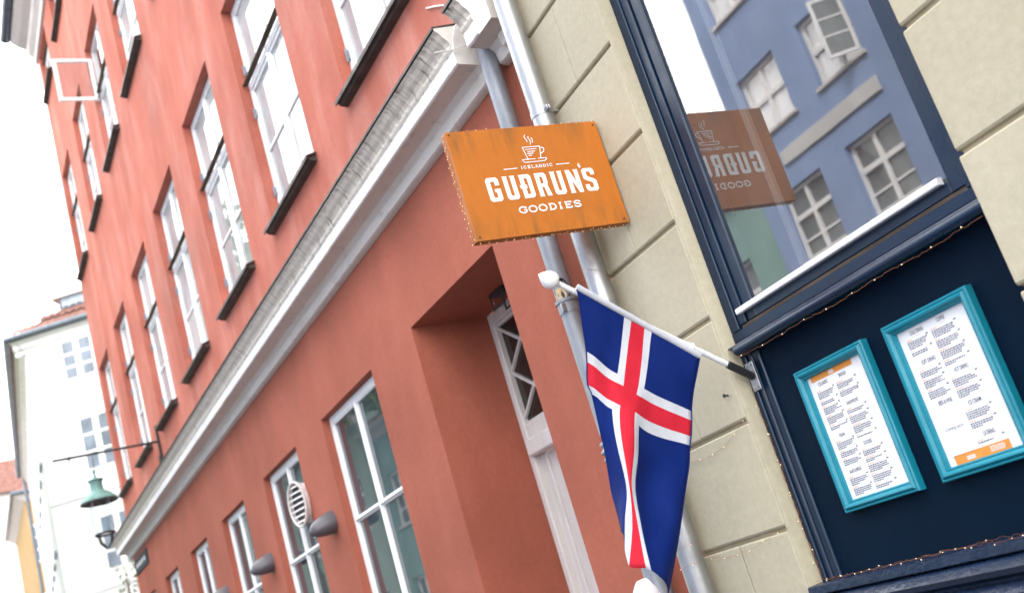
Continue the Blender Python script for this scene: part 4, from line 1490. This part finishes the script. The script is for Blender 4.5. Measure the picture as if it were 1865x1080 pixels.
m.build('glass', M['lamp_glass'], lan, True)
m = MB()
rg = [(0.112 * math.cos(2 * PI * k / 20), 0.112 * math.sin(2 * PI * k / 20), 0.175) for k in range(21)]
m.tube(rg, 0.016, 8, False)
for k in range(4):
    a = PI / 4 + PI / 2 * k
    m.tube([(0.112 * math.cos(a), 0.112 * math.sin(a), 0.175), (0.09 * math.cos(a), 0.09 * math.sin(a), 0.07), (0.02 * math.cos(a), 0.02 * math.sin(a), 0.0)], 0.011, 6)
m.build('base_ring', M['black_iron'], lan, True)
m = MB()
for k in range(4):
    a = PI / 4 + PI / 2 * k
    m.tube([(0.112 * math.cos(a), 0.112 * math.sin(a), 0.18), (0.15 * math.cos(a), 0.15 * math.sin(a), 0.42), (0.135 * math.cos(a), 0.135 * math.sin(a), 0.60)], 0.004, 5)
m.build('ribs', M['alu_white'], lan, True)

# ================================================================ FAIRY LIGHTS
def fairy(name_label, runs, spacing=0.03, rnd_seed=1, wob=0.003, r=0.0021, cat='string lights'):
    rnd = random.Random(rnd_seed)
    o = Vector(runs[0][0])
    root = thing('string_lights', name_label, cat, o, 0, 'copper wire fairy lights')
    w, bl = MB(), MB()
    for run in runs:
        P = [Vector(p) for p in run]
        L = 0
        pts = []
        for a, b in zip(P, P[1:]):
            k = max(2, int((b - a).length / 0.012))
            for q in range(k):
                pts.append(a + (b - a) * q / k + Vector((rnd.uniform(-wob, wob), rnd.uniform(-wob, wob), rnd.uniform(-wob, wob))))
        pts.append(P[-1])
        w.tube([p - o for p in pts], 0.0006, 4, False)
        acc = rnd.uniform(0, spacing)
        tot = sum((b - a).length for a, b in zip(P, P[1:])) / (len(pts) - 1)
        for a, b in zip(pts, pts[1:]):
            acc += tot
            if acc > spacing:
                acc = rnd.uniform(-0.006, 0.004)
                p = b - o + Vector((rnd.uniform(-.003, .003), rnd.uniform(-.005, -.001), rnd.uniform(-.004, .002)))
                bm = bmesh.new()
                bmesh.ops.create_icosphere(bm, subdivisions=1, radius=r)
                bl.add_bm(bm, 0, Matrix.Translation(p))
    w.build('wire', M['copper_wire'], root)
    bl.build('bulbs', M['bulb'], root, True)
    return root


e = 0.004
fairy('tiny lit fairy lights strung along the edges of the orange sign', [
    [(SGX - 0.012, SY0 - e, SZ1), (SGX - 0.02, SY0 - e, 3.2), (SGX - 0.012, SY0 - e, SZ0)],
    [(SGX - 0.028, SY0 - e, SZ1), (SGX - 0.024, SY0 - e - .004, 3.25), (SGX - 0.03, SY0 - e, SZ0)],
    [(SGX - 0.010, SY0, SZ0 - e), (SGX - 0.02, 2.1, SZ0 - e), (SGX - 0.010, SY1, SZ0 - e)],
    [(SGX - 0.024, SY0, SZ0 - e), (SGX - 0.012, 2.15, SZ0 - e - .002), (SGX - 0.03, SY1, SZ0 - e)],
    [(SGX - 0.004, SY0, SZ1 + e), (SGX - 0.008, 2.1, SZ1 + e), (SGX - 0.004, SY1, SZ1 + e)],
    [(SGX - 0.01, SY1 + 0.003, SZ1), (SGX - 0.005, SY1 + 0.003, 3.2), (SGX - 0.01, SY1 + 0.003, SZ0)]], 0.032, 5, 0.0025, 0.0019)
fairy('fairy lights drooping under the rounded ledge of the shop window', [
    [(-3.175, 2.505, 2.250), (-3.0, 2.51, 2.243), (-2.8, 2.508, 2.247), (-2.6, 2.51, 2.240), (-2.4, 2.508, 2.246), (-2.2, 2.51, 2.241), (-1.96, 2.508, 2.248)]], 0.115, 8, 0.003, 0.0023)
fairy('fairy lights running down between cream wall and navy panel', [
    [(-3.215, 2.548, 2.13), (-3.222, 2.552, 2.02), (-3.216, 2.554, 1.93), (-3.222, 2.55, 1.80), (-3.216, 2.554, 1.66), (-3.222, 2.55, 1.55), (-3.216, 2.552, 1.415)],
    [(-3.220, 2.554, 2.06), (-3.215, 2.552, 1.85), (-3.223, 2.554, 1.6), (-3.214, 2.554, 1.43)]], 0.11, 9, 0.004, 0.0022)
fairy('fairy lights lying along the lower navy ledge', [
    [(-3.23, 2.53, 1.411), (-2.95, 2.54, 1.411), (-2.7, 2.52, 1.410), (-2.45, 2.545, 1.412), (-2.2, 2.53, 1.411), (-1.97, 2.54, 1.412)],
    [(-3.2, 2.55, 1.412), (-2.9, 2.52, 1.410), (-2.65, 2.55, 1.412), (-2.4, 2.503, 1.41), (-2.3, 2.498, 1.405), (-2.1, 2.54, 1.412)]], 0.085, 10, 0.004, 0.0019)
fairy('fairy light wire sagging across the cream pier behind the flag', [
    [(-3.24, 2.496, 2.032), (-3.30, 2.492, 2.010), (-3.42, 2.492, 1.972), (-3.56, 2.492, 1.958), (-3.70, 2.492, 1.972)]], 0.085, 12, 0.002, 0.0021)
fairy('fairy light wire across the cream pier at the bottom edge', [
    [(-3.226, 2.505, 1.618), (-3.30, 2.494, 1.612), (-3.45, 2.492, 1.585), (-3.62, 2.492, 1.578), (-3.76, 2.492, 1.595)]], 0.085, 13, 0.002, 0.0021)
hel = []
for k in range(60):
    a = -2.6 + k * 0.21
    hel.append((px + (pr_ + 0.002) * math.cos(a), py + (pr_ + 0.002) * math.sin(a), 2.92 - 0.0052 * k))
fairy('copper fairy light wire wound round the silver pipe under the sign', [hel], 0.09, 14, 0.0006, 0.0021)
hel = []
for k in range(34):
    a = -2.9 + k * 0.1
    hel.append((px + (pr_ + 0.002) * math.cos(a), py + (pr_ + 0.002) * math.sin(a), 1.655 + 0.0006 * k))
hel2 = [(x, y, z - 0.075) for x, y, z in hel]
fairy('two turns of fairy light wire round the foot of the silver pipe', [hel, hel2], 0.07, 15, 0.0006, 0.0021)

# nail on the cream pier
m = MB(); m.tube([(-3.30, 2.502, 2.14), (-3.30, 2.482, 2.142)], 0.0035, 6); m.tube([(-3.30, 2.482, 2.142), (-3.30, 2.479, 2.142)], 0.008, 8)
no = m.build('nail', M['black_iron'], None)
tag(no, 'rusty nail in the cream wall beside the flag edge', 'nail')

# ================================================================ WHITE BUILDING DOWN THE STREET
WC = Vector((-42.0, 1.75, 0))
ED = Vector((0.467, 0.884, 0)).normalized()
wb = thing('white_building', 'tall bright white house with red tiled roof past the red building', 'building', WC)
WT = 16.35


def we(s, out_, z):            # point on the end wall, s along it from the street corner, out_ towards the camera
    nn = Vector((ED.y, -ED.x, 0))
    q = ED * s + nn * out_
    return (q.x, q.y, z)


m = MB()
m.quad(we(0, 0, 0), we(16, 0, 0), we(16, 0, WT), we(0, 0, WT))
m.quad((0, 0, 0), (-22, 0, 0), (-22, 0, WT), (0, 0, WT))
m.build('wall', M['white_wall'], wb)
m = MB()
prof = [(0.0, -0.55), (0.06, -0.5), (0.06, -0.36), (0.16, -0.28), (0.18, -0.12), (0.34, -0.02), (0.36, 0.08), (0.0, 0.08)]
for (s0, s1) in ((-0.34, 16),):
    for (o0, h0), (o1, h1) in zip(prof, prof[1:]):
        m.quad(we(s0, o0, WT + h0), we(s1, o0, WT + h0), we(s1, o1, WT + h1), we(s0, o1, WT + h1))
m.build('end_eave', M['white_wall'], wb)
m = MB()
for (o0, h0), (o1, h1) in zip(prof, prof[1:]):
    m.quad((0.2, -o0, WT + h0), (-22, -o0, WT + h0), (-22, -o1, WT + h1), (0.2, -o1, WT + h1))
m.build('street_eave', M['eave_paint'], wb)
m = MB()
m.tube([we(-0.42, 0.45, WT + 0.10), we(16, 0.45, WT + 0.10)], 0.12, 10)
m.tube([we(-0.42, 0.45, WT + 0.10), (-22, -0.46, WT + 0.10)], 0.12, 10)
m.build('gutter', M['gutter'], wb, True)
m = MB()
A_ = we(-0.35, 0.38, WT + 0.14)
m.quad(A_, we(16, 0.38, WT + 0.14), we(16, -5.0, WT + 4.4), we(5.5, -5.0, WT + 4.4))
m.quad(A_, we(5.5, -5.0, WT + 4.4), (-22, 5.0, WT + 4.4), (-22, -0.38, WT + 0.14))
roofw = m.build('roof', M['tile'], wb)
for r in range(9):
    f = r / 9
    for c in range(30):
        s0 = -0.35 + c * 0.28
        lift = 0.05
        smin = -0.35 + 5.85 * f
        if s0 < smin:
            continue
        if s0 > 5:
            break
        o0, z0 = 0.38 - 5.38 * f, WT + 0.14 + 4.26 * f
        o1, z1 = 0.38 - 5.38 * (f + 1 / 9), WT + 0.14 + 4.26 * (f + 1 / 9)
        mm = MB()
        mm.quad(we(s0, o0, z0 + lift + 0.05), we(s0 + 0.14, o0, z0 + lift + 0.10), we(s0 + 0.14, o1, z1 + 0.07), we(s0, o1, z1 + 0.03))
        mm.quad(we(s0 + 0.14, o0, z0 + lift + 0.10), we(s0 + 0.27, o0, z0 + lift + 0.02), we(s0 + 0.27, o1, z1 + 0.02), we(s0 + 0.14, o1, z1 + 0.07))
        mm.build('tile', M['tile'], roofw)
# dormer
m = MB()
def db(s0, s1, o0, o1, z0, z1):
    c8 = [we(s, o, z) for s in (s0, s1) for o in (o0, o1) for z in (z0, z1)]
    m.quad(c8[0], c8[1], c8[3], c8[2]); m.quad(c8[4], c8[5], c8[7], c8[6]); m.quad(c8[0], c8[1], c8[5], c8[4])
    m.quad(c8[2], c8[3], c8[7], c8[6]); m.quad(c8[1], c8[3], c8[7], c8[5]); m.quad(c8[0], c8[2], c8[6], c8[4])
db(1.30, 2.7, -0.9, -3.4, WT + 0.6, WT + 1.62)
dorm = m.build('dormer', M['zinc'], wb)
m = MB()
db(0.95, 2.9, -0.7, -3.6, WT + 1.63, WT + 1.78)
m.build('dormer_cornice', M['white_paint'], dorm)


def far_window(par, pf, s, z, w, h, rows, glass):
    m = MB()
    for (a, b, c, d) in ((s - w / 2, s + w / 2, z, z + h),):
        m.quad(pf(a, 0.012, c), pf(b, 0.012, c), pf(b, 0.012, d), pf(a, 0.012, d))
    o = m.build('window', M['white_paint'], par)
    for q in range(2):
        for r in range(rows):
            a = s - w / 2 + 0.10 + q * (w - 0.10) / 2 + (0.06 if q else 0)
            b = a + (w - 0.10) / 2 - 0.16
            c = z + 0.08 + r * (h - 0.08) / rows
            d = c + (h - 0.08) / rows - 0.09
            MB().quad(pf(a, 0.02, c), pf(b, 0.02, c), pf(b, 0.02, d), pf(a, 0.02, d)).build('pane', glass, o)
    return o


for (s, z, w, h, rows) in ((1.95, 14.35, 1.28, 1.55, 3), (2.15, 10.85, 1.32, 2.05, 3), (2.25, 7.2, 1.35, 2.0, 3)):
    far_window(wb, we, s, z, w, h, rows, M['far_glass'])
m = MB()
for z in (13.9, 10.0, 6.6):
    m.quad(we(0.0, 0.0, z), we(16, 0.0, z), we(16, 0.05, z + 0.02), we(0.0, 0.05, z + 0.02)); m.quad(we(0.0, 0.05, z + 0.02), we(16, 0.05, z + 0.02), we(16, 0.05, z + 0.12), we(0, 0.05, z + 0.12))
m.build('string_course', M['white_wall'], wb)
# street side windows seen edge on
for k in range(5):
    for z in (8.6, 12.0):
        m = MB(); m.box((-1.6 - 3.0 * k, -0.10, z), (-3.0 - 3.0 * k, 0.0, z + 0.10), 0.01)
        m.build('window_ledge', M['zinc'], wb)
m = MB(); m.tube([(-22.1, -0.2, 0), (-22.1, -0.2, WT)], 0.09, 8)
m.build('downpipe', M['gutter'], wb, True)

# ================================================================ YELLOW HOUSE AND RED ROOFED HOUSE AT THE END OF THE STREET
YC = Vector((-69.0, 1.45, 0))
yb_ = thing('yellow_house', 'ochre yellow house with dark gutter at the far end of the street', 'building', YC)
YT_ = 16.6
def ye(s, out_, z):
    return (out_, s, z)
m = MB()
m.quad((0, 0, 0), (0, 9, 0), (0, 9, YT_), (0, 0, YT_)); m.quad((0, 0, 0), (-14, -0.6, 0), (-14, -0.6, YT_), (0, 0, YT_))
m.build('wall', M['yellow_wall'], yb_)
m = MB()
m.quad((0.3, -0.5, YT_ - 0.1), (0.3, 9, YT_ - 0.1), (0, 9, YT_ - 0.5), (0, 0, YT_ - 0.5)); m.quad((0.3, -0.5, YT_ - 0.1), (-14, -1.1, YT_ - 0.1), (-14, -0.6, YT_ - 0.5), (0, 0, YT_ - 0.5))
m.build('eave', M['eave_paint'], yb_)
m = MB(); m.tube([(0.35, 9, YT_), (0.35, -0.55, YT_), (-14, -1.15, YT_)], 0.13, 8)
m.build('gutter', M['gutter'], yb_, True)
m = MB(); m.quad((0.3, -0.5, YT_ + 0.05), (0.3, 9, YT_ + 0.05), (-6, 9, YT_ + 5), (-6, 3, YT_ + 5)); m.quad((0.3, -0.5, YT_ + 0.05), (-14, -1.1, YT_ + 0.05), (-14, 3, YT_ + 5), (-6, 3, YT_ + 5))
m.build('roof', M['tile'], yb_)
for s, z in ((0.75, 12.4), (0.75, 8.4)):
    far_window(yb_, ye, s, z, 1.1, 2.2, 3, M['far_glass'])
rb = thing('red_roofed_house', 'pale distant house with red tiled roof at the left edge', 'building', (-90, -1.0, 0))
m = MB(); m.quad((0, -4, 0), (0, 6, 0), (0, 6, 21.6), (0, -4, 21.6)); m.quad((0, -4, 0), (-10, -4, 0), (-10, -4, 21.6), (0, -4, 21.6))
m.build('wall', M['eave_paint'], rb)
m = MB(); m.quad((0.4, -4.3, 21.4), (0.4, 6, 21.4), (-5, 6, 25.2), (-5, -4.3, 25.2)); m.quad((-10.4, -4.3, 21.4), (-10.4, 6, 21.4), (-5, 6, 25.2), (-5, -4.3, 25.2)); m.quad((0.4, -4.3, 21.4), (-10.4, -4.3, 21.4), (-5, -4.3, 25.2))
m.build('roof', M['tile'], rb)
for s, z in ((0.2, 17.5), (2.4, 17.5)):
    far_window(rb, ye, s, z, 1.2, 2.0, 3, M['far_glass'])

# ================================================================ OPPOSITE SIDE OF THE STREET (seen in the glass)
def opp_house(name, label, x0, x1, y, h, mat, wins, loc_y=-8.8):
    root = thing(name, label, 'building', (x0, y, 0))
    m = MB()
    ops_ = [(a - x0, b - x0, z0, z1) for a, b, z0, z1, *_ in wins]
    panel_with_openings(m, 0, x1 - x0, 0, h, ops_, 0.0, 0.14)
    m.quad((0, 0, 0), (0, -9, 0), (0, -9, h), (0, 0, h)); m.quad((x1 - x0, 0, 0), (x1 - x0, -9, 0), (x1 - x0, -9, h), (x1 - x0, 0, h))
    m.build('wall', mat, root)
    m = MB()
    m.extrude([(-0.02, h - 0.35), (0.08, h - 0.3), (0.16, h - 0.12), (0.34, h - 0.02), (0.36, h + 0.08), (-0.02, h + 0.08)], -0.05, x1 - x0 + 0.05)
    m.build('eave', M['eave_paint'], root)
    m = MB(); m.quad((-0.1, 0.36, h + 0.09), (x1 - x0 + 0.1, 0.36, h + 0.09), (x1 - x0 + 0.1, -4.5, h + 3.2), (-0.1, -4.5, h + 3.2)); m.quad((-0.1, -9.2, h + 0.09), (x1 - x0 + 0.1, -9.2, h + 0.09), (x1 - x0 + 0.1, -4.5, h + 3.2), (-0.1, -4.5, h + 3.2))
    m.build('roof', M['tile'], root)
    for (a, b, z0, z1, ztr, gl) in wins:
        a, b = a - x0 + 0.001, b - x0 - 0.001
        c = (a + b) / 2
        f = MB(); fw = 0.075
        f.box((a, -0.20, z0), (a + fw, -0.10, z1), 0.006); f.box((b - fw, -0.20, z0), (b, -0.10, z1), 0.006)
        f.box((a + fw, -0.20, z1 - fw), (b - fw, -0.101, z1), 0.006); f.box((a + fw, -0.20, z0), (b - fw, -0.101, z0 + fw), 0.006)
        wo = f.build('window', M['white_paint'], root)
        k = MB(); k.box((c - 0.045, -0.19, z0 + fw), (c + 0.045, -0.092, z1 - fw), 0.006)
        k.build('mullion', M['white_paint'], wo)
        for (p0, p1) in ((a + fw, c - 0.045), (c + 0.045, b - fw)):
            k = MB(); k.box((p0, -0.19, ztr - 0.05), (p1, -0.090, ztr + 0.05), 0.006)
            k.build('transom', M['white_paint'], wo)
            for (q0, q1) in ((z0 + fw, ztr - 0.05), (ztr + 0.05, z1 - fw)):
                k = MB(); k.quad((p0, -0.15, q0), (p1, -0.15, q0), (p1, -0.15, q1), (p0, -0.15, q1))
                k.build('pane', gl, wo)
                if q1 < ztr and gl is M['opp_glass']:
                    zz = (q0 + q1) / 2 - 0.05
                    k = MB(); k.box((p0, -0.148, zz - 0.02), (p1, -0.12, zz + 0.02)); k.build('glazing_bar', M['white_paint'], wo)
        k = MB(); k.box((a - 0.06, -0.10, z0 - 0.07), (b + 0.06, 0.06, z0 - 0.001), 0.008)
        k.build('sill', M['eave_paint'], wo)
    return root


OG, LG = M['opp_glass'], M['opp_glare_glass']
bw_ = []
for c in (-14.25, -12.33, -10.4, -8.4, -6.4, -4.4, -2.4, -0.4, 1.6):
    bw_ += [(c - 0.6, c + 0.6, 6.12, 7.50, 6.95, OG), (c - 0.6, c + 0.6, 8.70, 9.98, 9.35, LG), (c - 0.6, c + 0.6, 11.25, 12.6, 11.95, LG), (c - 0.6, c + 0.6, 2.4, 4.1, 3.4, OG)]
blue = opp_house('blue_house', 'slate blue house with white windows reflected in the shop window', -15.4, 3.0, -8.8, 14.2, M['blue_wall'], bw_)
m = MB(); m.box((1.0, 0.001, 7.92), (3.72, 0.05, 8.20), 0.01)
m.build('name_board', M['grey_band'], blue)
# one window of the blue house standing open
HG, FE = Vector((3.60, -0.05, 0)), Vector((3.30, 0.42, 0))
dv = (FE - HG).normalized(); nv = Vector((-dv.y, dv.x, 0)) * 0.02
m = MB()


def bar(mm, s0, s1, z0, z1, k=1.0):
    a, b = HG + dv * s0, HG + dv * s1
    P8 = [a - nv * k, b - nv * k, b + nv * k, a + nv * k]
    lo = [(p.x, p.y, z0) for p in P8]; hi = [(p.x, p.y, z1) for p in P8]
    mm.quad(*lo[::-1]); mm.quad(*hi)
    for q in range(4):
        mm.quad(lo[q], lo[(q + 1) % 4], hi[(q + 1) % 4], hi[q])


WD = (FE - HG).length
bar(m, 0, 0.06, 8.78, 9.90); bar(m, WD - 0.06, WD, 8.78, 9.90); bar(m, 0.06, WD - 0.06, 8.78, 8.84, 0.98); bar(m, 0.06, WD - 0.06, 9.84, 9.90, 0.98)
bar(m, 0.06, WD - 0.06, 9.17, 9.20, 0.7); bar(m, 0.06, WD - 0.06, 9.50, 9.53, 0.7)
oc2 = m.build('open_casement', M['white_paint'], blue)
m = MB(); bar(m, 0.06, WD - 0.06, 8.84, 9.84, 0.15)
m.build('pane', OG, oc2)
tw = []
for c in (-17.0, -19.3, -21.6, -23.9, -26.2, -28.5, -30.8):
    tw += [(c - 0.6, c + 0.6, 5.2, 6.9, 6.25, OG), (c - 0.6, c + 0.6, 1.6, 3.6, 2.9, OG)]
opp_house('green_house', 'low grey green house opposite, mirrored in the glass', -32.2, -15.42, -8.9, 8.4, M['teal_wall'], tw)
tw = []
for k in range(11):
    c = -33.6 - 2.4 * k
    tw += [(c - 0.6, c + 0.6, 5.6, 7.4, 6.75, OG), (c - 0.6, c + 0.6, 1.6, 3.6, 2.9, OG)]
opp_house('pale_green_house', 'pale green house further down the opposite side', -60, -32.22, -8.7, 9.2, M['green_wall'], tw)


# ================================================================ TREES AND CLIMBER
def leaf_cloud(mb, centre, rad, n, size, rnd, flat=0.8):
    for _ in range(n):
        while True:
            p = Vector((rnd.uniform(-1, 1), rnd.uniform(-1, 1), rnd.uniform(-1, 1)))
            if 0.25 < p.length < 1: break
        p = Vector((p.x * rad[0], p.y * rad[1], p.z * rad[2])) + Vector(centre)
        a = Vector((rnd.gauss(0, 1), rnd.gauss(0, 1), rnd.gauss(0, 1))).normalized()
        b = a.orthogonal().normalized()
        s = size * rnd.uniform(0.6, 1.3)
        mb.quad(p - a * s, p + b * s * 0.5, p + a * s, p - b * s * 0.5)


def tree(loc, h, label, seed):
    rnd = random.Random(seed)
    root = thing('street_tree', label, 'tree', loc, 0, 'trees across the street')
    m = MB()
    m.tube([(0, 0, 0), (0.1, 0.05, h * 0.25), (0.0, 0.1, h * 0.5), (0.1, 0, h * 0.8)], [0.28, 0.2, 0.14, 0.05], 10)
    ends = []
    for k in range(11):
        a = k * 2.4; z = h * (0.48 + 0.032 * k)
        L = h * rnd.uniform(0.16, 0.25)
        e_ = (math.cos(a) * L, math.sin(a) * L, z + h * 0.14)
        m.tube([(0.05, 0.05, z), (e_[0] * .5, e_[1] * .5, z + h * 0.05), e_], [0.09, 0.06, 0.02], 7)
        ends.append(e_)
    m.build('trunk', M['bark'], root, True)
    m = MB()
    for e_ in ends + [(0, 0, h * 0.86), (0.6, 0.4, h * 0.78), (-0.7, 0.2, h * 0.7)]:
        leaf_cloud(m, e_, (h * .14, h * .14, h * .11), 620, 0.19, rnd)
    m.build('crown', M['leaf'], root)


tree((-29.5, -5.2, 0), 14.6, 'leafy tree mirrored in the upper windows, nearest of three', 21)
tree((-36.5, -5.3, 0), 16.2, 'leafy tree mirrored in the upper windows, middle of three', 22)
tree((-44.5, -5.4, 0), 17.6, 'leafy tree mirrored in the upper windows, farthest of three', 23)

rnd = random.Random(5)
cl = thing('climbing_plant', 'pale flowering climber at the far corner under the cornice', 'plant', (-19.3, 1.75, 0))
m = MB()
for k in range(4):
    m.tube([(0.1 * k, 0, 0), (0.1 * k - 0.1, 0.05, 1.6), (0.08 * k, -0.05, 3.0), (0.12 * k - 0.1, 0.0, 4.2 - 0.2 * k)], [0.03, 0.025, 0.015, 0.006], 6)
m.build('stem', M['bark'], cl, True)
m = MB()
for c in ((-0.1, 0, 4.1), (0.15, 0.05, 3.8), (-0.25, -0.1, 3.6), (0.1, -0.15, 3.3), (-0.05, 0.15, 2.9), (0.2, 0.0, 2.5)):
    leaf_cloud(m, c, (0.34, 0.26, 0.28), 70, 0.035, rnd)
m.build('leaves', M['leaf_pale'], cl)
m = MB()
for c in ((-0.1, 0, 4.0), (0.15, 0.05, 3.7), (-0.25, -0.1, 3.5)):
    leaf_cloud(m, c, (0.36, 0.3, 0.3), 12, 0.03, rnd)
m.build('blossom', M['petal'], cl)
